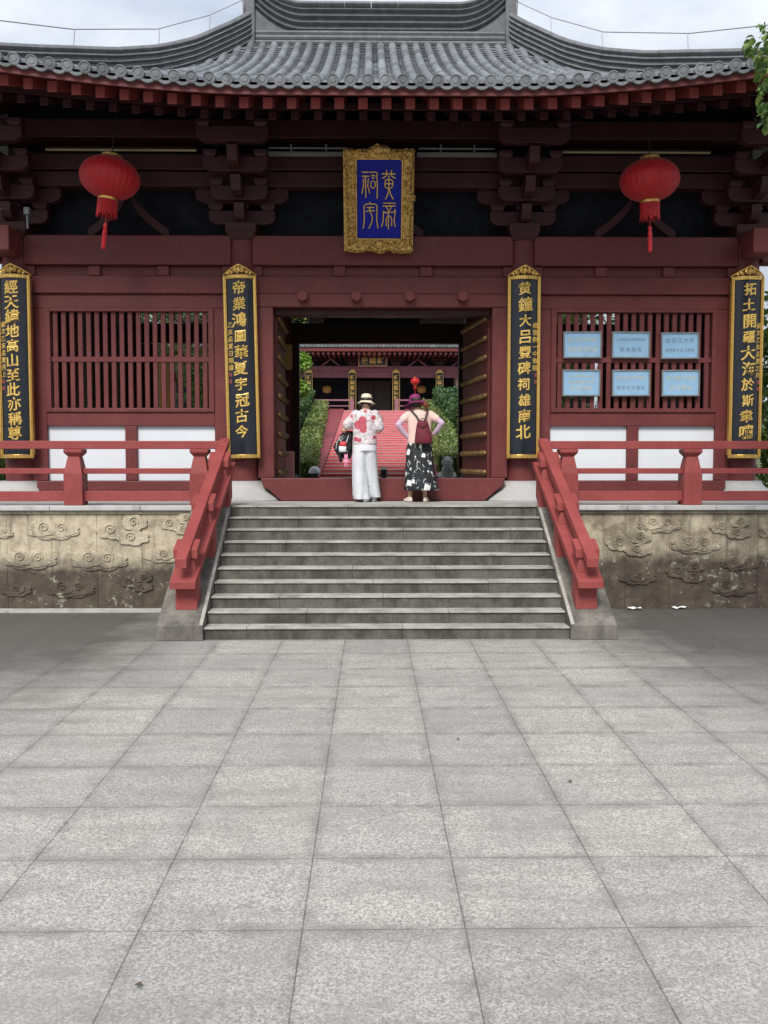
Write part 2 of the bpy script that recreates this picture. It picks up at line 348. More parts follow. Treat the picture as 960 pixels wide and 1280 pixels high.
def cloud(parent, x, z, w, kind, y=12.2):
    m = MB(); a = w/2
    def lobe(cx, cz, rx, rz, d, n=7):
        m.prism(scallop(cx, cz, rx, rz, n), 'y', y-d, y+.01)
    def curl(cx, cz, r, s=1, d=.03): m.tube(spiral(cx, cz, r, 1.6, s, y-d), .009, 6)
    if kind == 2:      # twin curls on one long cloud
        lobe(x, z-.015, a, a*.36, .018, 8); lobe(x-a*.36, z+.02, a*.50, a*.33, .032, 5); lobe(x+a*.34, z+.01, a*.50, a*.31, .026, 5)
        curl(x-a*.34, z+.03, a*.2, 1, .038); curl(x+a*.32, z+.02, a*.19, -1, .032)
        m.tube([(x-a, y-.018, z-.03), (x-a*.5, y-.02, z-a*.27), (x, y-.02, z-a*.33), (x+a*.5, y-.02, z-a*.27), (x+a, y-.018, z-.03)], .008, 6)
    elif kind == 3:    # three curls
        lobe(x-a*.42, z+.02, a*.52, a*.32, .018); lobe(x+a*.36, z+a*.28, a*.44, a*.28, .026); lobe(x+a*.30, z-a*.22, a*.55, a*.26, .022)
        curl(x-a*.42, z+.02, a*.19, 1, .026); curl(x+a*.34, z+a*.3, a*.17, -1, .034); curl(x+a*.25, z-a*.2, a*.17, 1, .03)
    else:
        lobe(x, z, a, a*.42, .016, 8); lobe(x+a*.05, z+.02, a*.55, a*.34, .028); curl(x+a*.05, z+.02, a*.2, 1, .036)
    m.build('cloud_relief', WALLM, parent, bevel=.004)
X = lambda px: -0.18 + (px-464)*12.2/1136
Z = lambda py: 2.0 + (576-py)*12.2/1136
for s, lab in ((-1, 'stained sandstone retaining wall carved with clouds, pale kerb along its foot'), (1, 'dark mossy sandstone retaining wall carved with clouds, paper scraps at its foot')):
    t = thing('retaining_wall', lab, 'wall', (s*6, 12.3, 0), 'carved terrace walls', 'thing')
    x = 2.06
    while x < 11.5:
        w = .60
        MB().box(s*(x+.0012), s*(x+w-.0012), 12.2 + rnd.uniform(0, .004), 12.42, 0, 1.29).build('slab', WALLM, t, bevel=.004)
        x += w
    MB().box(s*2.06, s*11.5, 12.175, 12.42, 1.292, 1.335).build('string_course', WALLM, t, bevel=.006)
    x = 2.06
    while x < 11.5:
        MB().box(s*(x+.002), s*(x+1.2-.002), 12.13, 12.6, 1.338, 1.40).build('coping', COPE, t, bevel=.008); x += 1.2
    if s < 0:
        C = [(2,665,30,2),(68,661,60,2),(155,663,70,3),(224,655,50,3),(38,698,62,2),(124,699,66,2),(204,693,46,1),(20,737,36,1),(88,735,56,2),(171,728,44,3),(-40,690,60,2),(-70,660,60,3),(-90,735,56,2)]
    else:
        C = [(827,655,50,2),(917,660,54,3),(790,680,62,3),(873,680,58,2),(930,704,46,2),(862,716,52,3),(922,735,52,2),(800,722,44,1),(985,664,60,2),(1040,690,60,2),(1000,730,56,3)]
    for px, py, w, k in C: cloud(t, X(px), Z(py), w*.0116, k)

# ------------------------------------------------------------------ stair
st = thing('stone_staircase', 'grey granite flight of ten steps rising to the gate terrace', 'staircase', (0, 11.2, 0))
RUN, RISE = 2.1/9, .14
for i in range(10):
    y0 = 10.1 + RUN*i; z1 = RISE*(i+1); joints = [-2.05] + sorted(rnd.uniform(-1.8, 1.8) for _ in range(2)) + [2.05]
    if joints[2]-joints[1] < .5: joints = [-2.05, -.9 + rnd.uniform(-.3,.3), .8 + rnd.uniform(-.3,.3), 2.05]
    a, b = MB(), MB()
    for j in range(3):
        y1 = (y0 + RUN + .05) if i < 9 else 12.9
        a.box(joints[j]+.002, joints[j+1]-.002, y0-.018+rnd.uniform(-.003,.003), y1, z1-.020, z1+rnd.uniform(-.002,.002))
        b.box(joints[j]+.002, joints[j+1]-.002, y0+rnd.uniform(-.002,.002), y0+.3, z1-RISE, z1-.021)
    a.build('tread', TREAD, st, bevel=.004); b.build('riser', RISER, st)
SL = (1.40-.17)/2.1
for s in (-1, 1):
    m = MB(); m.prism([(10.04,0),(10.04,.17),(12.2,.17+SL*2.16),(12.2,0)], 'x', s*2.054, s*2.57)
    ck = m.build('cheek_wall', CHEEK, st, bevel=.008)
    m = MB(); m.prism([(10.05,.171),(10.05,.176),(12.2,.176+SL*2.15),(12.2,.171+SL*2.15)], 'x', s*2.056, s*2.095); m.build('edge_strip', TREAD, ck)

# ------------------------------------------------------------------ railings
def stair_rail(s, label):
    t = thing('stair_railing', label, 'railing', (s*2.33, 10.3, .2), 'red stair railings')
    X_ = lambda y: s*(2.292 - .052*(y-10.15)); sl = .585     # the pair of railings closes in a little towards the top
    cz = lambda y: .17 + SL*(y-10.04)          # cheek surface
    pz = lambda y: .66 + sl*(y-10.15)          # plank top
    def slope(y0, y1, x0, x1, lo, hi):
        a, b = X_(y0), X_(y1)
        return MB().hexa([(a+x0,y0,pz(y0)+lo),(a+x1,y0,pz(y0)+lo),(b+x1,y1,pz(y1)+lo),(b+x0,y1,pz(y1)+lo),(a+x0,y0,pz(y0)+hi),(a+x1,y0,pz(y0)+hi),(b+x1,y1,pz(y1)+hi),(b+x0,y1,pz(y1)+hi)])
    slope(10.13, 12.42, -.145, .145, -.085, 0).build('plank', RAIL, t, bevel=.008)
    for y0, y1 in ((10.5, 11.13), (11.36, 12.1)): slope(y0, y1, -.085, .085, -.26, -.087).build('apron_board', RAIL, t, bevel=.006)
    for y in (10.39, 11.25, 12.22):
        d = .115; x = X_(y)
        MB().hexa([(x-.125,y-d,cz(y-d)+.0),(x+.125,y-d,cz(y-d)),(x+.125,y+d,cz(y+d)),(x-.125,y+d,cz(y+d)),(x-.12,y-d,pz(y-d)-.087),(x+.12,y-d,pz(y-d)-.087),(x+.12,y+d,pz(y+d)-.087),(x-.12,y+d,pz(y+d)-.087)]).build('post', RAIL, t, bevel=.008)
    for y in (10.36, 11.2, 12.1):
        m = MB(); a, b = .12, .075; x = X_(y)
        m.hexa([(x-a,y-.09,pz(y-.09)),(x+a,y-.09,pz(y-.09)),(x+a,y+.09,pz(y+.09)),(x-a,y+.09,pz(y+.09)),(x-b,y-.06,pz(y)+.13),(x+b,y-.06,pz(y)+.13),(x+b,y+.06,pz(y)+.17),(x-b,y+.06,pz(y)+.17)])
        p = m.build('pedestal', RAIL, t, bevel=.006)
        slope(y-.09, y+.09, -.135, .135, .165, .27).build('cap_block', RAIL, p, bevel=.006)
    slope(10.07, 12.45, -.066, .066, .195, .305).build('top_rail', RAIL, t, bevel=.008)
    return t
stair_rail(-1, 'sloping red timber railing on the stair cheek below the board ending in a rail joint beside white panels, west side')['label'] = 'sloping red stair railing in front of the cream-coloured end of the carved wall'
stair_rail(1, 'x')['label'] = 'sloping red stair railing in front of the blackened end of the carved wall'
def terrace_rail(s, label):
    t = thing('terrace_railing', label, 'railing', (s*5.8, 12.4, 1.4), 'red terrace railings')
    x0, x1 = 2.36, 9.6
    MB().box(s*(x0-.2), s*x1, 12.34, 12.46, 2.16, 2.27).build('top_rail', RAIL, t, bevel=.008)
    xs = [2.50, 4.19, 5.88, 7.57, 9.26]
    for a, b in zip(xs, xs[1:]):
        MB().box(s*(a+.115), s*(b-.115), 12.36, 12.44, 1.825, 1.90).build('middle_rail', RAIL, t, bevel=.006)
        MB().box(s*(a+.115), s*(b-.115), 12.35, 12.45, 1.455, 1.588).build('bottom_rail', RAIL, t, bevel=.006)
    for x in xs:
        m = MB(); c = (s*x, 12.4)
        m.box(c[0]-.125, c[0]+.125, 12.275, 12.525, 1.402, 1.83)
        m.frustum(c[0], c[1], 1.83, 2.06, .122, .122, .078, .078)
        m.frustum(c[0], c[1], 2.06, 2.11, .078, .078, .12, .12); m.frustum(c[0], c[1], 2.11, 2.158, .122, .122, .122, .122)
        m.build('post', RAIL, t, bevel=.006)
    return t
terrace_rail(-1, 'level red timber railing on the terrace edge below the plain lattice window')
terrace_rail(1, 'level red timber railing on the terrace edge below the window with blue plates')

# ------------------------------------------------------------------ gatehouse
GH = thing('gatehouse', 'red timber temple gatehouse with grey tiled hip roof and open studded doors', 'gatehouse', (0, 17, 1.4))
EX, EY, YC, HK = 7.0, 11.5, 17.5, .775     # hips run out .775 m for every metre towards the eave
def prof(t): return 6.64 + .405*t + .0203*t*t
def up(e): return .28*(max(0, e-1.5)/3.4)**1.7          # e: distance from the middle of the eave, out to the corner at 7
HIP = [(0,7.27),(.9,7.25),(1.86,7.39),(2.37,7.59),(2.9,7.81),(3.49,8.05),(4.12,8.37),(4.47,8.59),(4.83,8.84),(5.21,9.17),(5.61,9.52),(6,9.90)]
def hip_z(t):                                            # the swooping line of a hip
    t = min(max(t, 0), 6)
    for (a, za), (b, zb) in zip(HIP, HIP[1:]):
        if t <= b: return za + (zb-za)*(t-a)/(b-a)
def slope_z(e, t): return prof(t) + up(e)*max(0, 1-t/6)**2
def surf(e, t): return slope_z(e, t) + (hip_z(t) - slope_z(7-HK*t, t))*min(1.05, e/(7-HK*t))**3
def face_map(side):
    if side == 'f': return 7.0, lambda u, t, dz=0, dt=0: (u, EY+t+dt, surf(abs(u), t)+dz)
    if side == 'b': return 7.0, lambda u, t, dz=0, dt=0: (-u, 23.5-t-dt, surf(abs(u), t)+dz)
    if side == 'l': return 6.0, lambda u, t, dz=0, dt=0: (-EX+HK*t+dt, YC-u, surf(7-HK*(6-abs(u)), t)+dz)
    return 6.0, lambda u, t, dz=0, dt=0: (EX-HK*t-dt, YC+u, surf(7-HK*(6-abs(u)), t)+dz)
def tmax(side, u): return min(6, (7.0-abs(u))/HK if side in 'fb' else 6-abs(u))
roof = MB(); tubes = MB(); ends = MB(); drips = MB()
for side in 'fblr':
    Lh, fm = face_map(side); P = .217; n = int(Lh/P)
    for k in range(-n*2, n*2):
        u = k*P/2
        if abs(u) > Lh-.1: continue
        tm = min(5.85, tmax(side, u)); ns = max(2, int(tm/.16))
        if k % 2 == 0:
            ts = [tm*i/ns for i in range(ns+1)]
            vs = []; fs = []
            for t in ts:
                for q in range(7):
                    a = math.pi*q/6; r = .066 + (.004 if int(t/.32) % 2 else 0)
                    vs.append(fm(u + r*math.cos(a), t, .02 + r*math.sin(a)))
            for i in range(ns):
                for q in range(6): fs.append((i*7+q, i*7+q+1, (i+1)*7+q+1, (i+1)*7+q))
            tubes.add(vs, fs)
            # round end tile with rings
            for r0, r1, d in ((.078, .078, 0), (.078, .062, -.012), (.062, .056, -.004), (.040, .036, -.004), (.036, .012, -.010)):
                pass
            rings = [(.078, .06), (.078, -.015), (.066, -.018), (.060, -.008), (.040, -.008), (.034, -.016), (.012, -.016)]
            vs = []
            for r, d in rings:
                for q in range(14):
                    a = 2*math.pi*q/14; p = fm(u + r*math.cos(a), 0, .05, d); vs.append((p[0], p[1], p[2] + r*math.sin(a)))
            fs = [(i*14+q, i*14+(q+1) % 14, (i+1)*14+(q+1) % 14, (i+1)*14+q) for i in range(6) for q in range(14)] + [tuple(range(84, 98))]
            ends.add(vs, fs)
        else:
            nt_ = int(tm/.15)
            for i in range(nt_ + 1):
                t0 = i*.15; t1 = min(t0 + .19, tm)
                if t1 <= t0: continue
                arc = [(-.075, .035), (-.06, .012), (-.03, -.006), (0, -.012), (.03, -.006), (.06, .012), (.075, .035)]
                vs = [fm(u+a, max(0, t0+b), .022 + .10*a*a/.0056*.1) for a, b in arc] + [fm(u+.075, t1, .002), fm(u, t1, -.006), fm(u-.075, t1, .002)]
                roof.add(vs, [tuple(range(10))])
            arc = [(math.radians(-150+120*i/8)) for i in range(9)]
            o = []
            for d in (-.012, .03):
                o += [(lambda p, a=a: (p[0], p[1], p[2]+.055+.115*math.sin(a)))(fm(u+.115*math.cos(a), 0, 0, d)) for a in arc]
                o += [(lambda p, a=a: (p[0], p[1], p[2]+.055+.075*math.sin(a)))(fm(u+.11*math.cos(a), 0, 0, d)) for a in arc[::-1]]
            m_ = 18
            drips.add(o, [tuple(range(m_)), tuple(range(m_, 2*m_))[::-1]] + [(i, (i+1) % m_, m_+(i+1) % m_, m_+i) for i in range(m_)])
    def base(a, b):
        t = 6*b; h = max(Lh - t*(HK if side in 'fb' else 1), 0); u = (2*a-1)*h; return fm(u, t, -.02)
    roof.grid(60, 24, base)
roof_o = roof.build('roof', TILE, GH, norm=False)
tubes.build('barrel_tile', TILE, roof_o, smooth=True, norm=False)['kind'] = 'stuff'
ends.build('eave_tile', TILE, roof_o, norm=False)['kind'] = 'stuff'
drips.build('drip_tile', TILE, roof_o)['kind'] = 'stuff'
EL = lambda rx, rz, z, n=8: [(rx*math.cos(2*math.pi*k/n), z + rz*math.sin(2*math.pi*k/n)) for k in range(n)]
def ridge_stack(path, courses, parent, name='hip_ridge', w=.1, h=.105):
    m = MB(); m.sweep(path, [(-w*.7,-.1),(w*.7,-.1),(w*.7,courses*h),(-w*.7,courses*h)])
    for c in range(courses): m.sweep(path, EL(w*1.12, h*.43, h*(c+.5)))
    o = m.build(name, RIDGE, parent, smooth='angle')
    cap = MB(); seg = 0; i = 0
    pv = [Vector(p) for p in path]; acc = []
    for a, b in zip(pv, pv[1:]):
        k = max(1, round((b-a).length/.06)); acc += [a.lerp(b, q/k) for q in range(k)]
    acc.append(pv[-1])
    per = 6
    for i in range(0, len(acc)-1, per):
        sg = acc[i:i+per+1]
        if len(sg) > 1:
            cap.sweep(sg[:-1] + [sg[-2].lerp(sg[-1], .9)], EL(w*1.02, h*.72, courses*h + h*.45, 10))
    cap.build('cap_tile', RIDGE, o, smooth='angle')
    return o
for sx in (-1, 1):
    for sy in (-1, 1):
        path = []
        for i in range(41):
            t = 6.0 - 6.15*i/40; tt = max(t, 0)
            path.append((sx*(EX-HK*t), YC + sy*(6-t), hip_z(tt) - .03 + .06*max(0, 1-t/1.2)))
        ridge_stack(path, 5, roof_o, h=.095)
MRz = lambda x: 9.93 + (.55*((abs(x)-1.43)/1.0)**2 if abs(x) > 1.43 else 0)
path = [(-2.5 + 5*i/60, YC, MRz(-2.5 + 5*i/60)) for i in range(61)]
mr = ridge_stack(path, 4, roof_o, 'main_ridge', .16, .12)
m = MB()
pts = [(-2.3 + 4.6*i/40, 0) for i in range(41)]
m.prism([(x, 9.60) for x in (-2.42, 2.42)] + [(x, MRz(x)-.02) for x in [2.42 - 4.84*i/40 for i in range(41)]], 'y', YC-.14, YC+.14)
m.build('ridge_core', RIDGE, mr)
for sx in (-1, 1):
    mm = MB(); mm.box(sx*2.32, sx*2.55, YC-.2, YC+.2, 9.5, 10.9)
    mm.prism([(sx*2.2,10.75),(sx*2.7,10.7),(sx*2.75,11.2),(sx*2.55,11.6),(sx*2.3,11.75),(sx*2.42,11.4),(sx*2.3,11.1)], 'y', YC-.17, YC+.17)
    mm.build('ridge_ornament', RIDGE, mr, bevel=.03)
for sy in (-1, 1):
    m = MB()
    for k, z in enumerate((9.70, 9.80, 9.90)): m.sweep([(-2.3 + .46*i, YC + sy*(.24-.03*k), z) for i in range(11)], EL(.06, .052, 0))
    m.box(-2.3, 2.3, YC+sy*.04, YC+sy*.22, 9.6, 9.93)
    m.build('ridge_band', RIDGE, roof_o, smooth='angle')
# eaves underside
xs = [-6.9 + 13.8*i/60 for i in range(61)]
uf = lambda x: up(abs(x))
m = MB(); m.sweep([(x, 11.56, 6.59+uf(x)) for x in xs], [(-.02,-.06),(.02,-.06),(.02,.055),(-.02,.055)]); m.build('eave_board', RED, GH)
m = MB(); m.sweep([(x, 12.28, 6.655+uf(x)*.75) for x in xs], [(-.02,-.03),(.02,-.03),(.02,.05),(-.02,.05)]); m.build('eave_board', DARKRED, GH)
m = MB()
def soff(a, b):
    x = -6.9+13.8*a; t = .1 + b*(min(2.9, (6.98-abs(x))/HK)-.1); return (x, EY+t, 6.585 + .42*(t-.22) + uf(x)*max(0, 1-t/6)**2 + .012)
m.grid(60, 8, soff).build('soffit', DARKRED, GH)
# side and rear soffits close the roof against light
m = MB()
for side in 'blr':
    Lh, fm = face_map(side)
    m.grid(30, 6, lambda a, b: fm((2*a-1)*(Lh - (.1+2.6*b)*(HK if side == 'b' else 1)), .1+2.6*b, -.16))
m.build('soffit', DARKRED, GH)
k = -27
for k in range(-23, 24):
    x = .3*k + .02
    y1 = min(13.7, EY + (6.95 - abs(x))/HK); z = 6.505 + uf(x)
    if y1 > 12:
        w, h = .06, .072; dz = .42*(y1-11.74) - uf(x)*.25
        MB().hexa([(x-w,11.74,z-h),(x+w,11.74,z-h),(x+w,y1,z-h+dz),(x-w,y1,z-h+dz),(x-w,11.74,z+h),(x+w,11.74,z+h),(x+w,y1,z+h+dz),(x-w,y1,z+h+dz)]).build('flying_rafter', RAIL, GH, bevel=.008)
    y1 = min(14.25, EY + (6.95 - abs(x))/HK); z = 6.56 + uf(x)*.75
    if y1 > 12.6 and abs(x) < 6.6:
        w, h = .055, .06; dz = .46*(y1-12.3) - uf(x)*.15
        MB().hexa([(x-w,12.3,z-h),(x+w,12.3,z-h),(x+w,y1,z-h+dz),(x-w,y1,z-h+dz),(x-w,12.3,z+h),(x+w,12.3,z+h),(x+w,y1,z+h+dz),(x-w,y1,z+h+dz)]).build('rafter', SHADERED, GH, bevel=.01)
# columns and plinths
CX = [-5.53, -2.12, 2.12, 5.53]
def bell(x, y):
    return MB().lathe([(.60,0),(.60,.02),(.565,.05),(.50,.10),(.42,.165),(.35,.22),(.315,.275),(.315,.30)], (x, y, 1.396), 36)
for x in CX:
    c = MB().tube([(x, 14, 1.69), (x, 14, 3), (x, 14, 4.6), (x, 14, 5.30)], [.225, .225, .215, .205], 28).build('column', RED, GH, smooth='angle')
    bell(x, 14).build('plinth', PLINTH, c, smooth='angle')
    c = MB().tube([(x, 20.5, 1.69), (x, 20.5, 5.6)], .21, 16).build('column', RED, GH, smooth='angle')
    bell(x, 20.5).build('plinth', PLINTH, c, smooth='angle')
    for y in (16.2, 18.4):
        if abs(x) > 3: MB().tube([(x, y, 1.4), (x, y, 5.6)], .2, 14).build('column', RED, GH, smooth='angle')
# long beams of the front
def beam(x0, x1, y0, y1, z0, z1, mat=RED, name='beam', b=.012): return MB().box(x0, x1, y0, y1, z0, z1).build(name, mat, GH, bevel=b)
for a, b in zip(CX, CX[1:]):
    a2, b2 = a+.16, b-.16
    beam(a2, b2, 13.84, 14.16, 4.935, 5.37)
    beam(a2, b2, 13.96, 14.1, 4.775, 4.933, RED, 'frieze_board')
    n = 3
    for i in range(1, 3):
        x = a2 + (b2-a2)*i/3; beam(x-.09, x+.09, 13.89, 13.955, 4.78, 4.93, RED, 'spacer_block')
    beam(a2, a2+.14, 13.89, 13.955, 4.78, 4.93, RED, 'spacer_block'); beam(b2-.14, b2, 13.89, 13.955, 4.78, 4.93, RED, 'spacer_block')
    beam(a2, b2, 13.87, 14.12, 4.515, 4.772)
    beam(a2-.1, b2+.1, 13.82, 14.05, 6.08, 6.30, SHADERED); beam(a2-.1, b2+.1, 13.80, 14.05, 6.32, 6.55, SHADERED)
    MB().box(a, b, 14.36, 14.40, 5.3, 7.5).build('dark_board', DARKBOARD, GH)
beam(-8, 8, 13.7, 14.2, 6.75, 7.02, DARKRED, 'purlin')
for s in (-1, 1): beam(s*5.74, s*6.4, 13.84, 14.16, 5.0, 5.33, RED, 'beam_end'); MB().box(s*5.37, s*5.69, 13.3, 13.79, 5.02, 5.38).build('beam_end', RED, GH, bevel=.02)
# inverted V struts
for cx in (-3.83, 0, 3.83):
    for s in (-1, 1):
        m = MB(); p = []
        for i in range(9):
            k = i/8; p.append((cx + s*(.03 + .58*k), 14.0, 6.03 - .62*k**.62))
        m.sweep(p, [(-.06,-.075),(.06,-.075),(.06,.075),(-.06,.075)])
        m.build('strut', SHADERED, GH, bevel=.006)
# bracket sets
def boat(w, h, flat=.5):
    return [(-w,h*.42),(-w*.93,h*.2),(-w*.8,.03*h),(-w*flat,0),(w*flat,0),(w*.8,.03*h),(w*.93,h*.2),(w,h*.42),(w,h),(-w,h)]
def bracket(x):
    b = MB(); b.frustum(x, 13.98, 5.30, 5.42, .16, .16, .23, .23); b.box(x-.23, x+.23, 13.75, 14.21, 5.42, 5.55)
    o = b.build('bracket_set', SHADERED, GH, bevel=.01)
    for k in range(3):
        z = 5.55 + .31*k; yf = 13.9 - .32*(k+1)
        m = MB(); m.prism([(14.1, z), (yf+.22, z), (yf+.08, z+.03), (yf+.02, z+.12), (yf, z+.24), (14.1, z+.24)], 'x', x-.075, x+.075)
        m.build('projecting_arm', SHADERED, o, bevel=.01)
        w0 = .50 + .2*k
        m = MB(); m.prism([(x+a, z+c) for a, c in boat(w0, .21)], 'y', 13.93, 14.07); m.build('cross_arm', SHADERED, o, bevel=.008)
        for s in (-1, 0, 1):
            q = MB(); q.frustum(x+s*(w0-.11), 14.0, z+.21, z+.26, .07, .08, .11, .11); q.box(x+s*(w0-.11)-.11, x+s*(w0-.11)+.11, 13.89, 14.11, z+.26, z+.31); q.build('bearing_block', SHADERED, o)
        if k < 3:
            w1 = .42 + .04*k; zz = z + .28
            m = MB(); m.prism([(x+a, zz+c) for a, c in boat(w1, .21)], 'y', yf+.03, yf+.17); m.build('cross_arm', SHADERED, o, bevel=.008)
            for s in (-1, 1):
                q = MB(); q.frustum(x+s*(w1-.1), yf+.1, zz+.21, zz+.25, .06, .07, .095, .1); q.box(x+s*(w1-.1)-.095, x+s*(w1-.1)+.095, yf, yf+.2, zz+.25, zz+.3); q.build('bearing_block', SHADERED, o)
    return o
for x in CX: bracket(x)
# central doorway
for s in (-1, 1):
    beam(s*1.655, s*1.90, 13.86, 14.1, 1.74, 4.31, RED, 'door_post')
    m = MB().box(s*1.902, s*1.99, 13.95, 14.06, 1.7, 4.51); m.build('filler_board', RED, GH)
beam(-1.99, 1.99, 13.85, 14.1, 4.313, 4.512, RED, 'door_lintel')
beam(-1.65, 1.65, 14.02, 14.3, 4.22, 4.31, DARKRED, 'door_stop')
for x in (-1.2, -.4, .4, 1.2):
    m = MB(); m.tube([(x, 13.72, 4.46), (x, 13.85, 4.46)], .085, 6); m.build('lintel_peg', RED, GH, bevel=.012)
m = MB(); m.prism([(-1.53,1.402),(1.53,1.402),(1.60,1.46),(1.70,1.55),(1.80,1.62),(1.84,1.74),(-1.84,1.74),(-1.80,1.62),(-1.70,1.55),(-1.60,1.46)], 'y', 13.66, 13.82); m.build('threshold', RED, GH, bevel=.01)
STUD = simple('aged_brass_stud', (.22, .13, .05), .45, .5, var=.3)
for s, ang in ((-1, 91), (1, 98)):
    d = Vector((math.cos(R(ang)), math.sin(R(ang)), 0)); 
    h0 = Vector((s*1.63, 14.16, 0)); n_ = Vector((-s*math.sin(R(ang)) if s > 0 else math.sin(R(ang)), (math.cos(R(ang)) if s > 0 else -math.cos(R(ang))), 0))
    if n_.x*s > 0: n_ = -n_
    a = h0; b = h0 + d*1.63; w = n_*-.07
    m = MB(); m.hexa([(*(a.xy), 1.44), (*(b.xy), 1.44), (*((b+w).xy), 1.44), (*((a+w).xy), 1.44), (*(a.xy), 4.3), (*(b.xy), 4.3), (*((b+w).xy), 4.3), (*((a+w).xy), 4.3)])
    leaf = m.build('door_leaf', RED, GH, bevel=.008)
    q = MB()
    for r in range(9):
        z = 1.82 + .298*r
        for i in range(11):
            p = a + d*(.08 + i*.147); q1 = MB() if s > 0 else q
            q1.tube([(p.x, p.y, z), tuple((p+n_*.03).xy) + (z,), tuple((p+n_*.055).xy) + (z,), tuple((p+n_*.068).xy) + (z,)], [.050, .047, .032, .010], 10)
            if s > 0: q1.build('stud', STUD, leaf, smooth=True)
    if s < 0: q.build('stud', STUD, leaf, smooth=True)['kind'] = 'stuff'
# side bays with lattice windows
for s in (-1, 1):
    B = lambda x0, x1, y0, y1, z0, z1, nm, mat=RED, b=.01: MB().box(s*x0, s*x1, y0, y1, z0, z1).build(nm, mat, GH, bevel=b)
    B(2.3, 5.35, 13.92, 14.08, 4.30, 4.512, 'wall_rail'); B(2.3, 2.56, 13.92, 14.08, 1.70, 4.298, 'wall_stile'); B(5.10, 5.35, 13.92, 14.08, 1.70, 4.298, 'wall_stile')
    B(2.56, 5.10, 13.925, 14.075, 2.53, 2.74, 'wall_rail'); B(3.745, 3.925, 13.93, 14.07, 1.70, 2.528, 'wall_stile')
    m = MB(); m.prism([(s*2.66,1.402),(s*5.0,1.402),(s*5.08,1.50),(s*5.2,1.6),(s*5.2,1.698),(s*2.46,1.698),(s*2.46,1.6),(s*2.58,1.50)], 'y', 13.72, 13.86); m.build('ground_sill', RED, GH, bevel=.01)
    for a, b in ((2.56, 3.745), (3.925, 5.10)): B(a, b, 13.985, 14.03, 1.70, 2.53, 'white_panel', WHITE, 0)
    win = MB()
    for x0, x1, z0, z1 in ((2.56,2.64,2.74,4.30),(5.02,5.10,2.74,4.30),(2.64,5.02,2.74,2.80),(2.64,5.02,4.25,4.30)): win.box(s*x0, s*x1, 13.90, 14.04, z0, z1)
    wo = win.build('lattice_window', RED, GH, bevel=.006)
    for i in range(19):
        x = 2.64 + 2.38*(i+.5)/19; MB().box(s*(x-.034), s*(x+.034), 13.945, 13.995, 2.80, 4.25).build('slat', RED, wo, bevel=.004)
    MB().box(s*2.64, s*5.02, 13.935, 13.944, 3.50, 3.575).build('cross_rail', RED, wo); MB().box(s*2.64, s*5.02, 13.996, 14.01, 3.50, 3.575).build('cross_rail', RED, wo)
    # inner side wall and rear bay
    MB().box(s*5.66, s*5.80, 14.1, 20.4, 1.402, 7.3).build('side_wall', GREYWALL, GH)
    MB().box(s*4.95, s*5.4, 20.45, 20.55, 1.402, 4.6).build('rear_panel', DARKRED, GH)
    MB().box(s*2.3, s*4.95, 20.45, 20.55, 1.402, 2.3).build('rear_panel', DARKRED, GH)
    MB().box(s*2.3, s*5.4, 20.38, 20.62, 4.62, 5.04).build('rear_beam', DARKRED, GH, bevel=.01)
    MB().box(s*2.3, s*5.4, 20.40, 20.60, 5.32, 7.4).build('rear_board', DARKBOARD, GH)
MB().box(-1.95, 1.95, 20.38, 20.62, 4.61, 5.05).build('rear_beam', DARKRED, GH, bevel=.01)
MB().box(-1.22, .9, 20.42, 20.58, 5.05, 5.32).build('rear_board', DARKBOARD, GH)
MB().box(-1.95, 1.95, 20.40, 20.60, 5.32, 7.4).build('rear_board', DARKBOARD, GH)
for s in (-1, 1): MB().box(s*1.78, s*1.96, 20.4, 20.6, 1.402, 4.61).build('door_post', DARKRED, GH, bevel=.01)
MB().box(-5.6, 5.6, 14.42, 20.4, 6.9, 6.96).build('ceiling', DARKBOARD, GH)
for y in (16.2, 18.4):
    MB().box(-5.5, 5.5, y-.16, y+.16, 5.5, 5.9).build('tie_beam', DARKRED, GH, bevel=.01)

# ------------------------------------------------------------------ writing
_cache = {}
def glyph(ch, weight=.018, extrude=.02, bevel=.006):
    key = (ch, weight, extrude, bevel)
    if key not in _cache:
        c = bpy.data.curves.new('lettering', 'FONT'); c.body = ch; c.offset = weight; c.extrude = extrude; c.bevel_depth = bevel; c.bevel_resolution = 0; c.resolution_u = 3
        o = bpy.data.objects.new('lettering', c); me = bpy.data.meshes.new_from_object(o)
        _cache[key] = ([tuple(v.co) for v in me.vertices], [tuple(p.vertices) for p in me.polygons])
        bpy.data.objects.remove(o); bpy.data.meshes.remove(me); bpy.data.curves.remove(c)
    return _cache[key]
def put(ch, cx, cz, size, fn, weight=.018, extrude=.02, slant=0, sx=1., bevel=.006, wob=0):
    """one character centred on (cx, cz), fn maps (x, z, depth) into the world"""
    V, F = glyph(ch, weight, extrude, bevel); m = MB(); out = []
    ph = rnd.uniform(0, 6)
    for x, y, d in V:
        x -= .5; y -= .38
        if wob: x, y = x + wob*math.sin(5*y+ph), y + wob*math.sin(4*x+ph*1.7)
        y += slant*x
        out.append(fn(cx + x*size*sx, cz + y*size, d*size))
    return m.add(out, F)

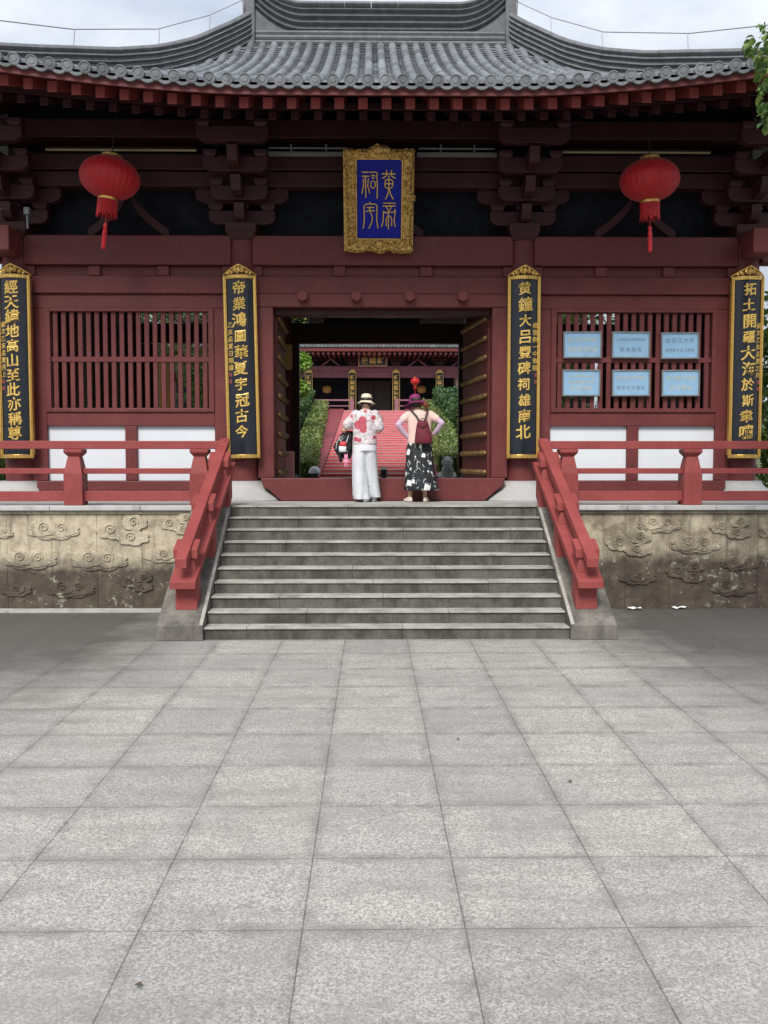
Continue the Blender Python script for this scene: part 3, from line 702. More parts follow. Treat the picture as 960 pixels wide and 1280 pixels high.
def couplet(x, text, side, side_x, label, tilt=0, vis=None):
    t = thing('couplet_board', label, 'couplet board', (x, 13.7, 2.04), 'couplet boards on the columns')
    t.rotation_euler.y = tilt
    RB = .30; hw = .245
    cy = lambda u, off=0: .06 - (math.sqrt(RB*RB - min(u*u, RB*RB*.98)) - math.sqrt(RB*RB-hw*hw)) - off   # local y
    m = MB()
    n = 14; us = [-hw + .03 + (2*hw-.06)*i/n for i in range(n+1)]
    for a, b in zip(us, us[1:]):
        m.hexa([(a,cy(a),.04),(b,cy(b),.04),(b,cy(b)+.03,.04),(a,cy(a)+.03,.04),(a,cy(a),2.68),(b,cy(b),2.68),(b,cy(b)+.03,2.68),(a,cy(a)+.03,2.68)])
    m.build('panel', BLACK, t, True, smooth='angle')
    f = MB()
    for s in (-1, 1):
        f.box(s*(hw-.045), s*hw, .0, .09, 0, 2.70); f.box(s*(hw-.03), s*(hw-.012), -.016, .0, .02, 2.68)
    vs = [-hw + 2*hw*i/n for i in range(n+1)]
    for z0, z1 in ((0, .055), (2.655, 2.71)):
        for a, b in zip(vs, vs[1:]):
            f.hexa([(a,cy(a,.022),z0),(b,cy(b,.022),z0),(b,cy(b)+.03,z0),(a,cy(a)+.03,z0),(a,cy(a,.022),z1),(b,cy(b,.022),z1),(b,cy(b)+.03,z1),(a,cy(a)+.03,z1)])
    f.build('frame', GOLD, t, True, bevel=.004)
    c = MB()
    topz = lambda u: 2.71 + .17*max(0, 1-abs(u)/hw)**.9
    for s in (-1, 1):
        c.tube([(s*hw*k, cy(s*hw*k, .012), 2.715 + .14*(1-k)**.85) for k in [i/10 for i in range(11)]], .014, 6)
        for r, u, z in ((.034, .05, 2.765), (.028, .115, 2.745), (.02, .165, 2.735), (.020, .05, 2.80)):
            c.tube([(s*(u + r*(1-k/22)*math.cos(k*.6)), cy(s*u, .012), z + r*(1-k/22)*math.sin(k*.6)) for k in range(20)], .008, 5)
    c.ball((0, cy(0, .012), 2.78), .028, .014, .04); c.ball((0, cy(0, .012), 2.835), .016, .012, .02)
    c.tube([(-.012, cy(0,.005), 2.72), (.0, cy(0,.005), 2.845)], .012, 6)
    c.build('crest', GOLD, t, True)
    k = len(text); pitch = 2.36/k
    for i, ch in enumerate(text):
        j = rnd.uniform(-.012, .012)
        put(ch, j, 2.52 - pitch*i, .205*(.9 + rnd.random()*.2), lambda a, z, d: (a, cy(a) - d - .004, z), .010, .03, .1 + rnd.uniform(-.03,.05), 1.0, .008, .014).build('character', LETTER, t, True)
    if side:
        m = MB()
        for i, ch in enumerate(side):
            m.merge(put(ch, side_x, 1.98 - .105*i, .088, lambda a, z, d: (a, cy(a) - d - .003, z), .01, .02, .12, 1, .004, .02))
        m.build('inscription', LETTER, t, True)
        m = MB(); z = 1.98 - .105*len(side)
        for q in (0, .1): m.box(side_x-.03, side_x+.03, cy(side_x)-.004, cy(side_x)+.006, z-.03-q, z+.03-q)
        m.build('seal_mark', SEAL, t, True)
SEAL = simple('red_seal_ink', (.16, .02, .02), .6)
couplet(-2.09, '帝業鴻圖華夏宇冠古今', '乙亥孟夏日翔書', -.15, 'black and gold couplet board reading 帝業鴻圖, on the column next to the plain lattice window', R(-1.0))
couplet(2.11, '黄鐘大吕豐碑祠雄南北', '縉雲縣一中敬贈', .165, 'black and gold couplet board reading 黄鐘大吕, on the column next to the blue plates')
couplet(-5.48, '經天緯地高山至此亦稱尊', '歲次乙亥孟夏月上', -.15, 'black and gold couplet board reading 經天緯地, on the outer column at the plain window end')
couplet(5.47, '拓土開疆大海於斯聿嘯', '歲次乙亥孟夏之月', .16, 'black and gold couplet board reading 拓土開疆, on the outer column at the blue plate end')

# name plaque: seal script traced as strokes, in its own plane (u right, w up, metres)
pq = thing('name_plaque', 'blue plaque with gold seal characters 黄帝祠宇 in a carved gold frame above the doorway', 'plaque', (-.06, 13.72, 5.09))
pq.rotation_euler = (R(23), 0, R(.8)) if False else (R(21), 0, 0)
PX = lambda px: (px-452)/835*1.0*1.12 ; PZ = lambda py: (1205-py)/1165*1.50
m = MB(); m.box(PX(205), PX(698), -.02, .03, PZ(1045), PZ(190)); m.build('panel', BLUE, pq, True)
out = []
for px, py in [(62,88),(150,82),(230,92),(310,100),(345,68),(400,50),(450,42),(520,50),(560,72),(590,98),(680,95),(760,82),(828,95),(822,180),(826,290),(800,350),(812,440),(798,520),(822,600),(826,690),(808,760),(800,850),(806,930),(790,1000),(808,1080),(806,1200),(700,1205),(620,1195),(570,1165),(520,1195),(455,1210),(390,1190),(330,1160),(290,1190),(220,1200),(108,1190),(128,1100),(104,1000),(122,900),(96,800),(104,700),(86,600),(100,500),(92,400),(100,320),(76,280),(90,200)]: out.append((PX(px), PZ(py)))
fr = MB(); inn = [(PX(205),PZ(190)),(PX(698),PZ(190)),(PX(698),PZ(1045)),(PX(205),PZ(1045))]
# frame as four carved sides, thick, between the inner rectangle and the scalloped outline
def nearest(q):
    return min(range(len(out)), key=lambda i: (out[i][0]-q[0])**2 + (out[i][1]-q[1])**2)
no = len(out); vs = []; fs = []
def inner_of(p):
    return (min(max(p[0], PX(205)), PX(698)), min(max(p[1], PZ(1045)), PZ(190)))
rows = [(0., .0), (.0, -.06), (.25, -.10), (.55, -.075), (.85, -.055), (1., -.035), (1., .03)]
for p in out:
    q = inner_of(p)
    for k, d in rows: vs.append((p[0]+(q[0]-p[0])*k, d, p[1]+(q[1]-p[1])*k))
nr = len(rows)
fs = [(i*nr+j, ((i+1) % no)*nr+j, ((i+1) % no)*nr+j+1, i*nr+j+1) for i in range(no) for j in range(nr-1)]
fr.add(vs, fs)
fr.box(PX(66), PX(826), .0, .05, PZ(1185), PZ(90))
for i in range(150):       # raised scrolls all over the frame
    a = rnd.random(); i0 = int(a*no); p = out[i0]; q = inner_of(p); k = rnd.uniform(.15, .8)
    c = (p[0]+(q[0]-p[0])*k + rnd.uniform(-.03,.03), p[1]+(q[1]-p[1])*k + rnd.uniform(-.03,.03)); r = rnd.uniform(.018, .04); s = rnd.choice((-1, 1)); a0 = rnd.uniform(0, 6)
    if PX(215) < c[0] < PX(690) and PZ(1035) < c[1] < PZ(200): continue
    fr.tube([(c[0] + r*(1-j/16)*math.cos(a0+s*j*.55), -.085 - .01*rnd.random(), c[1] + r*(1-j/16)*math.sin(a0+s*j*.55)) for j in range(13)], .009, 5)
fr.ball((PX(450), -.10, PZ(1100)), .065, .04, .065); fr.ball((PX(450), -.09, PZ(95)), .07, .04, .06)
for s in (-1, 1): fr.ball((PX(452+s*330), -.09, PZ(1140)), .05, .03, .04); fr.ball((PX(452+s*330), -.09, PZ(130)), .05, .03, .04)
fr.build('frame', OLDGOLD, pq, True)
inl = MB()
for a, b in (((205,190),(698,190)),((698,190),(698,1045)),((698,1045),(205,1045)),((205,1045),(205,190))): inl.tube([(PX(a[0]),-.04,PZ(a[1])),(PX(b[0]),-.04,PZ(b[1]))], .010, 6)
inl.build('inner_moulding', GOLD, pq, True)
STROKES = {
 'huang': [[(480,345),(628,345)],[(530,305),(530,345),(532,362)],[(582,305),(582,345),(580,362)],[(482,390),(510,380),(530,362)],[(630,390),(602,380),(580,362)],[(555,362),(555,500)],[(515,430),(520,410),(555,402),(590,410),(600,430),(598,470),(585,490),(555,500),(525,490),(513,470),(515,430)],[(515,448),(600,448)],[(555,500),(548,550),(520,615)],[(560,500),(575,560),(605,615)]],
 'di': [[(495,655),(628,655)],[(488,686),(630,686)],[(528,690),(540,712),(548,735)],[(585,690),(575,712),(565,735)],[(498,735),(508,752),(520,760),(555,755)],[(628,720),(618,745),(600,755),(555,750)],[(500,740),(496,850),(478,912)],[(628,740),(615,850),(630,912)],[(553,735),(553,938)],[(530,905),(528,830),(540,800),(553,790)],[(588,905),(590,830),(575,800),(560,790)]],
 'ci': [[(265,328),(338,328)],[(265,370),(345,370)],[(303,370),(308,600)],[(283,395),(282,470),(265,555)],[(335,395),(328,470),(350,552)],[(345,328),(420,328),(432,345),(425,370),(432,480),(428,608)],[(362,370),(390,358),(412,372)],[(375,395),(388,385),(400,395)],[(385,420),(362,430),(362,480),(385,500),(408,480),(408,430),(385,420)]],
 'yu': [[(352,640),(352,665)],[(278,930),(290,840),(288,690),(300,672),(330,664),(400,664),(425,675),(428,700),(425,840),(440,930)],[(318,702),(398,702)],[(310,745),(350,735),(405,740)],[(352,702),(345,735),(362,765),(378,800),(372,860),(340,930)]]}
for nm, ss in STROKES.items():
    m = MB()
    for p in ss: m.tube([(PX(a), -.026, PZ(b)) for a, b in p], .0105, 6)
    m.build('character', GOLD, pq, True)

# blue metal plates on the lattice
PLATE = NT('sky_tinted_blue_metal'); PLATE = PLATE.out(PLATE.ramp(PLATE.noise(5, 3), [(.3, (.24, .42, .61)), (.7, (.31, .50, .68))]), .38, .35)  # pale blue sky reflection is put into the base colour of the metal
PFRAME = simple('aged_steel_frame', (.22, .24, .23), .45, .6)
YEL = simple('yellow_lettering', (.46, .47, .36), .5); GREYL = simple('grey_lettering', (.17, .25, .34), .5)
plates = [(3.03, 3.76, [('浙江工商大学旅游', .062, YEL), ('教学实习基地', .075, YEL)], 'blue plate with two yellow rows of text, upper row, next to the inner column'),
 (3.77, 3.76, [('上海师范大学旅游学院', .05, GREYL), ('教育基地', .08, GREYL)], 'blue plate with small grey text over four large characters, upper middle'),
 (4.52, 3.75, [('◎浙江大学', .085, GREYL), ('旅游教学实习基地', .065, GREYL)], 'blue plate headed by a round emblem and 浙江大学, upper row'),
 (3.02, 3.185, [('浙江旅游职业学院', .045, YEL), ('旅游管理教学科研', .045, YEL), ('实习基地', .07, YEL)], 'blue plate with three short rows of yellow text, lower row'),
 (3.78, 3.185, [('杭州师范大学旅游学院', .052, YEL), ('教学实习基地', .066, GREYL)], 'blue plate with a yellow row over a grey row, lower middle'),
 (4.54, 3.185, [('浙江省青少年教育', .062, YEL), ('学习基地', .07, YEL)], 'blue plate with faint yellow text, lower row, at the outer end')]
for x, z, lines, lab in plates:
    t = thing('metal_plate', lab, 'sign', (x, 13.9, z), 'blue plates on the lattice window')
    t.rotation_euler.y = R(rnd.uniform(-.7, .7))
    MB().box(-.275, .275, -.015, .03, -.185, .185).build('plate', PLATE, t, True)
    f = MB(); f.box(-.29, .29, -.03, .03, -.2, -.18); f.box(-.29, .29, -.03, .03, .18, .2); f.box(-.29, -.27, -.029, .03, -.18, .18); f.box(.27, .29, -.029, .03, -.18, .18)
    f.build('frame', PFRAME, t, True)
    zz = .08 if len(lines) == 2 else .1
    for txt, sz, mt in lines:
        m = MB(); n = len(txt); wd = min(.45, n*sz*1.12); wide = wd/n
        if len(txt) == 4: wide = .085
        for i, ch in enumerate(txt):
            m.merge(put(ch, (i-(n-1)/2)*wide, zz, sz, lambda a, b, d: (a, -.0165 - d, b), .012, .012, 0, min(1, wide/sz*.95), 0))
        m.build('lettering', mt, t, True); zz -= .15 if len(lines) == 2 else .088

# ------------------------------------------------------------------ lanterns under the eaves
LRED = NT('red_lantern_silk'); _x = LRED.noise(12, 4); LRED.out(LRED.ramp(_x, [(.3, (.44, .008, .014)), (.7, (.56, .012, .018))]), .5); LRED.p.inputs['Sheen Weight'].default_value = .15
_tr = LRED.n('ShaderNodeBsdfTranslucent', Color=(.6, .03, .02, 1)); _ms = LRED.n('ShaderNodeMixShader', Fac=.25); LRED.t.links.new(LRED.p.outputs[0], _ms.inputs[1]); LRED.t.links.new(_tr.outputs[0], _ms.inputs[2]); LRED.t.links.new(_ms.outputs[0], LRED.t.nodes['Material Output'].inputs['Surface']); LRED = LRED.m
FRINGE = simple('red_silk_fringe', (.42, .015, .02), .6)
def lantern(label, loc):
    t = thing('lantern', label, 'lantern', loc, 'red lanterns under the eaves')
    m = MB(); n = 112; vs = []
    for i in range(15):
        a = R(-80 + 160*i/14)
        for k in range(n):
            th = 2*math.pi*k/n; g = 1 - .028*abs(math.sin(th*14)) ** .5 * 0 - .022*(1-abs(math.cos(th*14)))
            vs.append((.415*g*math.cos(a)*math.cos(th), .415*g*math.cos(a)*math.sin(th), .295*math.sin(a)))
    m.add(vs, [(i*n+k, i*n+(k+1) % n, (i+1)*n+(k+1) % n, (i+1)*n+k) for i in range(14) for k in range(n)] + [tuple(range(n))[::-1], tuple(range(14*n, 15*n))])
    m.build('lantern_shade', LRED, t, True, smooth=True)
    MB().lathe([(.13,.275),(.14,.285),(.14,.315),(.05,.33),(.02,.34)], n=20).build('top_cap', OLDGOLD, t, True)
    MB().lathe([(.135,-.275),(.14,-.285),(.14,-.315),(.13,-.32)], n=24).build('bottom_ring', GOLD, t, True)
    f = MB()
    for k in range(64):
        a = 2*math.pi*k/64; q = (.134*math.cos(a), .134*math.sin(a)); l = -.50 - .06*rnd.random()
        f.tube([(q[0], q[1], -.31), (q[0]*.98, q[1]*.98, -.42), (q[0]*1.0+rnd.uniform(-.01,.01), q[1]*1.0, l)], .006, 4)
    f.build('fringe', FRINGE, t, True)
    f = MB(); f.tube([(0,0,-.3), (0,0,-.62)], .008, 6); f.ball((0,0,-.66), .03, .03, .04)
    for k in range(18):
        a = 2*math.pi*k/18; f.tube([(.012*math.cos(a), .012*math.sin(a), -.68), (.026*math.cos(a), .026*math.sin(a), -.74), (.022*math.cos(a), .022*math.sin(a), -.97-.03*rnd.random())], .006, 4)
    f.build('tassel', FRINGE, t, True)
    MB().tube([(0,0,.33), (0,0,1.02)], .008, 6).build('cord', simple('dark_cord', (.012,.008,.008)), t, True)
    return t
l1 = lantern('tilted round red lantern with tassel above the plain lattice window', (-3.83, 13.0, 5.95)); l1.rotation_euler = (0, R(6), R(10))
l2 = copy_tree(l1, (3.75, 13.0, 5.95), 'round red lantern with tassel above the window with blue plates', R(50)); l2.rotation_euler = (0, R(-3), R(50))

# tube lights
TUBE = simple('grey_metal_batten', (.17, .18, .175), .5, .3); TUBEY = simple('yellowed_tube', (.30, .27, .15), .4)
for x0, x1, dbl, lab in ((-4.95, -2.75, 0, 'thin yellowed tube light behind the tilted lantern by the plain window'), (2.65, 4.85, 0, 'thin yellowed tube light behind the lantern by the blue plates'), (-1.72, -.5, 1, 'grey twin batten light between plaque and the 帝業鴻圖 column'), (.5, 1.68, 1, 'grey twin batten light between plaque and the 黄鐘大吕 column')):
    t = thing('tube_light', lab, 'light', ((x0+x1)/2, 13.68, 6.55), 'tube lights under the eaves')
    if dbl:
        MB().box(x0, x1, 13.65, 13.71, 6.48, 6.54).build('batten', TUBE, t, bevel=.005); MB().tube([(x0+.03, 13.68, 6.60), (x1-.03, 13.68, 6.60)], .014, 8).build('tube', TUBE, t)
        for k in (.3, .72): MB().box(x0+(x1-x0)*k-.012, x0+(x1-x0)*k+.012, 13.68, 13.80, 6.53, 6.66).build('bracket', TUBE, t)
    else:
        MB().tube([(x0, 13.68, 6.56), (x1, 13.68, 6.56)], .017, 8).build('tube', TUBEY, t)
        MB().box(x0-.02, x1+.02, 13.70, 13.75, 6.56, 6.61).build('batten', DARKRED, t)
        for k in (.15, .85): MB().box(x0+(x1-x0)*k-.012, x0+(x1-x0)*k+.012, 13.72, 13.80, 6.57, 6.60).build('bracket', DARKRED, t)
t = thing('floodlight', 'small grey floodlight among the brackets of the outer column', 'light', (-5.1, 13.3, 5.52))
MB().box(-.04, .04, -.04, .04, .0, .10).build('housing', TUBE, t, True, bevel=.01); MB().tube([(0,0,-.2), (0,0,.02)], .015, 6).build('stem', TUBE, t, True)

# lightning wires above the hips
WIRE = simple('galvanised_wire', (.35, .36, .38), .5, .5)
for sx, lab in ((-1, 'thin lightning wire on stubs over the roof hip towards the plain window'), (1, 'thin lightning wire on stubs over the roof hip towards the leafy branch')):
    t = thing('lightning_wire', lab, 'wire', (sx*5, 15, 8.6), 'lightning wires on the roof')
    hp = lambda q: (sx*(EX-HK*q), YC-(6-q), hip_z(q) + .5)
    stubs = [.3, 1.5, 2.9, 4.2, 5.1, 5.75]; pts = []
    for a, b in zip(stubs, stubs[1:]):
        pa, pb = Vector(hp(a)), Vector(hp(b))
        for k in range(5): p = pa.lerp(pb, k/5); pts.append((p.x, p.y, p.z + .30 + (.08 if False else 0)))
    p = hp(stubs[-1]); pts.append((p[0], p[1], p[2]+.3)); pts.append((sx*2.5, 17.3, 10.9))
    MB().tube(pts, .009, 5).build('cable', WIRE, t)
    for q in stubs: p = hp(q); MB().tube([(p[0], p[1], p[2]-.05), (p[0]-sx*.03, p[1], p[2]+.30)], .008, 5).build('stub', WIRE, t)

# scraps of paper
PAPER = simple('white_paper', (.8, .8, .78), .7, var=.04)
for x, y, w, a, lab in ((3.36, 12.08, .17, -12, 'crumpled white paper scrap on the dark paving, closer to the stair'), (3.98, 12.13, .17, 8, 'folded white paper scrap against the mossy wall foot')):
    m = MB(); m.grid(6, 3, lambda u, v: ((u-.5)*w, (v-.5)*.09, .012 + .03*noise.noise(Vector((u*3+x, v*3, 0))) + .012*u))
    o = m.build('paper_scrap', PAPER); o.location = (x, y, .012); o.rotation_euler.z = R(a); tag(o, lab, 'litter')
    so = o.modifiers.new('t', 'SOLIDIFY'); so.thickness = .003

# ------------------------------------------------------------------ things standing inside the gate
YBOARD = painted('yellow_varnished_board', (.55, .33, .09), .1); PINK = simple('pink_board', (.62, .22, .22), .5); TEAL = simple('teal_board', (.08, .16, .17), .5)
for x, y, h, w, mt, lab in ((-5.04, 21.6, 4.29, .25, YBOARD, 'yellow wooden board standing behind the plain lattice window'), (4.95, 21.2, 4.2, .08, YBOARD, 'orange wooden post behind the first column of blue plates'), (4.04, 14.62, 3.25, .055, YBOARD, 'darker yellow wooden post behind the middle blue plates'), (4.18, 14.65, 3.25, .055, YBOARD, 'pale yellow wooden post behind the gap beside the middle blue plates')):
    t = thing('wooden_post', lab, 'post', (x, y, 1.4)); MB().box(-w/2, w/2, -.03, .03, 0, h-1.4).build('board', mt, t, True, bevel=.006); MB().box(-w/2-.06, w/2+.06, -.12, .12, 0, .05).build('foot', DARKRED, t, True)
t = thing('flag_pole', 'red and white pole standing behind the plain lattice window', 'pole', (-4.80, 21.6, 1.4)); MB().tube([(0,0,0), (0,0,2.45)], .03, 8).build('pole', simple('white_pole', (.75,.68,.62)), t, True); MB().tube([(0,0,2.45), (0,0,2.65)], .04, 8).build('red_tip', FRINGE, t, True); MB().box(-.14, -.08, 0, .03, 0, 2.9).build('red_batten', FRINGE, t, True)
t = thing('information_board', 'pink board with teal side standing by the open door leaf', 'board', (-1.74, 16.9, 1.4)); MB().box(-.02, .10, -.03, .5, 0, .78).build('front', PINK, t, True, bevel=.01); MB().box(-.16, -.025, 0, .5, 0, .76).build('side', TEAL, t, True)
t = thing('hanging_board', 'small yellow board hanging high in the dark passage', 'sign', (-1.85, 18.6, 3.85)); MB().box(-.07, .07, -.02, .02, 0, .5).build('panel', YBOARD, t, True, bevel=.005); MB().tube([(0,0,.5), (0,0,1.9)], .008, 5).build('cord', DARKRED, t, True)

# ------------------------------------------------------------------ people
def pmat(name): return NT(name)
def blouse_mat():
    t = NT('printed_blouse'); o = t.xyz(); c = t.n('ShaderNodeCombineXYZ', X=o[0], Y=0., Z=o[2]).outputs[0]
    w = t.mix(.06, t.co, t.n('ShaderNodeTexNoise', Vector=t.co, Scale=9.).outputs['Color'])
    v = t.n('ShaderNodeTexVoronoi', Vector=w, Scale=15., _feature='DISTANCE_TO_EDGE').outputs['Distance']
    v2 = t.n('ShaderNodeTexVoronoi', Vector=t.mapping(loc=(3, 1, 2), vec=w), Scale=11., _feature='DISTANCE_TO_EDGE').outputs['Distance']
    col = t.mix(t.ramp(v, [(.02, .85), (.05, 0)]), (.62, .58, .58), (.20, .20, .28))
    col = t.mix(t.ramp(v2, [(.015, .6), (.045, 0)]), col, (.45, .14, .18))
    col = t.mix(t.ramp(t.noise(7, 4), [(.5, 0), (.7, .5)]), col, (.42, .38, .41))
    d = None
    for x, z, r in ((-.04,1.185,.055), (-.10,1.12,.06), (-.045,1.10,.06), (-.03,1.05,.045), (.115,1.225,.032), (-.14,.915,.03), (-.09,.895,.028), (.13,.94,.022), (-.2,1.25,.02), (.0,1.32,.02)):
        q = t.math('SUBTRACT', t.n('ShaderNodeVectorMath', _operation='DISTANCE', **{}).outputs['Value'], r)
        vm = q.node.inputs[0].links[0].from_node; t.t.links.new(c, vm.inputs[0]); vm.inputs[1].default_value = (x, 0, z)
        d = q if d is None else t.math('MINIMUM', d, q)
    d = t.math('ADD', d, t.math('MULTIPLY', t.math('SUBTRACT', t.noise(40, 2), .5), .02))
    red = t.mix(t.ramp(t.noise(50, 3), [(.45, 0), (.6, .6)]), (.36, .015, .04), (.55, .16, .18))
    col = t.mix(t.ramp(d, [(-.004, .95), (.010, 0)]), col, red)
    t.bump(t.noise(13, 4), .7, .03)
    return t.out(col, .8)
def skirt_mat():
    t = NT('patterned_skirt'); o = t.xyz()
    ang = t.math('ARCTAN2', o[1], o[0]); p = t.n('ShaderNodeCombineXYZ', X=t.math('MULTIPLY', ang, .21), Y=0., Z=o[2]).outputs[0]
    w = t.mix(.05, p, t.n('ShaderNodeTexNoise', Vector=p, Scale=7.).outputs['Color'])
    v = t.n('ShaderNodeTexVoronoi', Vector=t.mapping((8, 8, 7.5), rot=(0, .5, 0), vec=w), Scale=1., _distance='MANHATTAN')
    rn = t.n('ShaderNodeSeparateColor', Color=v.outputs['Color']).outputs[0]
    m = t.math('MULTIPLY', t.ramp(v.outputs['Distance'], [(.46, 1), (.50, 0)]), t.ramp(rn, [(.36, 0), (.39, 1)]))
    n2 = t.ramp(t.noise(16, 3, .5, p, 1.5), [(.62, 0), (.65, .9)])
    col = t.mix(t.math('MAXIMUM', m, n2), (.009, .012, .014), (.72, .72, .70))
    return t.out(col, .75)
def cloth(name, c, var=.06): return simple(name, c, .8, var=var, scale=5, bump=.6, bscale=11)
WHITEC = cloth('white_trouser_cloth', (.58, .59, .62)); STRAW = simple('cream_straw', (.66, .60, .45), .8, var=.1, scale=30, bump=.4, bscale=180)
HATBAND = cloth('dark_hat_band', (.05, .035, .03)); CREAM = cloth('cream_top_cloth', (.68, .47, .41)); LILAC = cloth('lilac_sleeve_cloth', (.50, .36, .47))
PURPLE = cloth('purple_hat_cloth', (.20, .015, .11), .2); BURG = cloth('burgundy_bag_cloth', (.13, .010, .022), .2); HAIR = simple('dark_hair', (.03, .018, .013), .5, bump=.5, bscale=90); HAIRR = simple('reddish_hair', (.16, .035, .015), .5, bump=.5, bscale=90)
SHOE = simple('pale_shoe_leather', (.60, .52, .42), .5); SHOEW = simple('white_shoe', (.62, .63, .64), .5); NYLON = simple('black_nylon', (.012, .012, .014), .35, var=.3, bump=.6, bscale=25)
EYE = simple('eye', (.03, .02, .02), .2)
def hand(m, wrist, direction, palm_n, side, curl=.7):
    """palm with five separate bent fingers; direction = to the fingertips, palm_n = out of the palm, side = thumb side"""
    w = Vector(wrist); d = Vector(direction).normalized(); n_ = Vector(palm_n); n_ = (n_ - d*n_.dot(d)).normalized(); s = d.cross(n_)*side
    m.limb([w - d*.02, w + d*.03, w + d*.075], [.024, .032, .030], 10)
    m.limb([w + d*.03 + s*.018, w + d*.075 + s*.024], [.022, .02], 8); m.limb([w + d*.03 - s*.018, w + d*.072 - s*.024], [.022, .019], 8)
    for i, (off, ln) in enumerate(((.029, .062), (.010, .070), (-.010, .066), (-.028, .052))):
        a = w + d*.078 + s*off; p1 = a + (d*math.cos(curl*.5) + n_*math.sin(curl*.5))*ln*.42
        p2 = p1 + (d*math.cos(curl*1.2) + n_*math.sin(curl*1.2))*ln*.33; p3 = p2 + (d*math.cos(curl*1.8) + n_*math.sin(curl*1.8))*ln*.25
        m.limb([a - d*.015, p1, p2, p3], [.0095, .009, .0085, .0075], 8)
    a = w + d*.025 + s*.03; b = a + (d*.6 + s*.7 + n_*.3).normalized()*.036
    m.limb([a - s*.01, b, b + (d*.9 + s*.15 + n_*.4).normalized()*.028], [.013, .0105, .009], 8)
def head(m, c, turn=0, s=1.):
    h = MB()
    h.loft([(0,.004,-.115,.028,.035),(0,.012,-.10,.048,.060),(0,.006,-.07,.064,.078),(0,0,-.03,.073,.090),(0,-.003,.01,.077,.096),(0,-.004,.05,.074,.094),(0,-.004,.085,.058,.076),(0,-.004,.108,.030,.042),(0,-.004,.114,.01,.014)], 22)
    h.limb([(0,.088,.012),(0,.104,-.022),(0,.106,-.030)], [.009,.013,.013], 8)
    h.ball((0,.084,-.062), .024, .010, .010); h.ball((0,.078,-.098), .02, .014, .012)
    for sx in (-1, 1): h.ball((sx*.079,-.004,-.01), .010, .02, .031); h.ball((sx*.034,.076,-.028), .02, .018, .016)
    r = Matrix.Rotation(turn, 3, 'Z')
    m.merge(h, lambda p: tuple(r @ (Vector(p)*s) + Vector(c)))
def face_bits(t, c, turn, s):
    r = Matrix.Rotation(turn, 3, 'Z'); m = MB()
    for sx in (-1, 1): m.merge(MB().ball((sx*.032,.086,.008), .012, .008, .007), lambda p: tuple(r @ (Vector(p)*s) + Vector(c)))
    m.build('eyes', EYE, t, True, smooth=True)
def shoe(m, x, y, ang, l=.235, w=.042):
    r = Matrix.Rotation(ang, 3, 'Z'); q = MB()
    q.loft([(0,.02,0,w,l/2),(0,.02,.012,w*1.02,l/2*1.02),(0,.015,.03,w*.95,l/2*.95),(0,-.01,.05,w*.75,l/2*.66),(0,-.035,.068,w*.6,l/2*.38)], 18)
    m.merge(q, lambda p: tuple(r @ Vector(p) + Vector((x, y, .001))))

# --- woman in white trousers
W1 = (-.263, 13.37, 1.402)
p = thing('person', 'person in straw hat, red-printed white blouse and wide white trousers, seen from behind', 'person', W1, None)
b = MB()
b.loft([(-.0,0,.78,.145,.105),(-.01,0,.90,.150,.11),(-.012,0,1.0,.140,.10),(-.01,.005,1.12,.150,.10),(-.005,.005,1.22,.160,.10),(0,.0,1.30,.130,.08),(.005,0,1.345,.07,.06),(.01,.01,1.38,.05,.052),(.01,.02,1.42,.047,.05)], 20)
b.limb([(-.15,0,1.285),(-.235,.0,1.16),(-.315,-.005,1.045)], [.048,.042,.036]); b.limb([(-.315,-.005,1.045),(-.30,.10,1.02),(-.28,.19,1.01)], [.037,.034,.025])
b.limb([(.15,0,1.285),(.175,.0,1.15),(.195,-.015,1.035)], [.048,.042,.037]); b.limb([(.195,-.015,1.035),(.205,.08,1.09),(.222,.15,1.16)], [.037,.033,.024])
hand(b, (-.28,.20,1.01), (.25,.9,-.15), (.1,0,-1), 1, 1.1); hand(b, (.223,.155,1.165), (.05,.25,1), (-1,.3,0), 1, .55)
head(b, (.01,.03,1.45), R(-8), .96)
b.limb([(-.07,0,.78),(-.07,.01,.42),(-.07,0,.10)], [.085,.055,.038]); b.limb([(.07,.02,.78),(.085,.08,.42),(.10,.14,.10)], [.085,.055,.038])
b.build('body', SKIN, p, True, voxel=.0065)
face_bits(p, (.01,.03,1.45), R(-8), .96)
MB().loft([(.01,.0,1.375,.04,.03),(.01,.005,1.41,.068,.05),(.01,.012,1.46,.083,.095),(.01,.012,1.50,.085,.103),(.01,.015,1.52,.08,.1)], 18).build('hair', HAIR, p, True, smooth=True)
m = MB(); m.loft([(-.012,0,.835,.182,.135),(-.012,0,.87,.180,.134),(-.012,0,.98,.172,.126),(-.01,.003,1.10,.176,.122),(-.004,.003,1.20,.182,.12),(0,0,1.28,.162,.105),(.004,0,1.325,.105,.085),(.008,.005,1.352,.066,.066)], 28, lambda a, k: .018*math.sin(a*5+k*4)*(1-k))
m.limb([(-.14,0,1.275),(-.20,0,1.20),(-.262,0,1.125)], [.072,.075,.082]); m.limb([(.14,0,1.275),(.175,0,1.19),(.198,-.005,1.095)], [.072,.074,.078])
m.build('blouse', blouse_mat(), p, True, voxel=.011)
def trouser_leg(pts, ph):
    return lambda a, k: .075*k*math.sin(a*4+ph+k*3) + .04*math.sin(a*7+ph*2+k*7)*k + .02*math.sin(a*11+k*15)
m = MB(); m.loft([(-.012,0,.87,.168,.122),(-.012,0,.80,.178,.14),(-.012,-.005,.74,.180,.145)], 28)
m.loft([(-.075,0,.78,.105,.13),(-.085,0,.66,.108,.135),(-.082,.005,.45,.112,.135),(-.072,.005,.25,.118,.14),(-.062,.005,.10,.124,.145),(-.055,.005,.035,.126,.148)], 32, trouser_leg(0, .5))
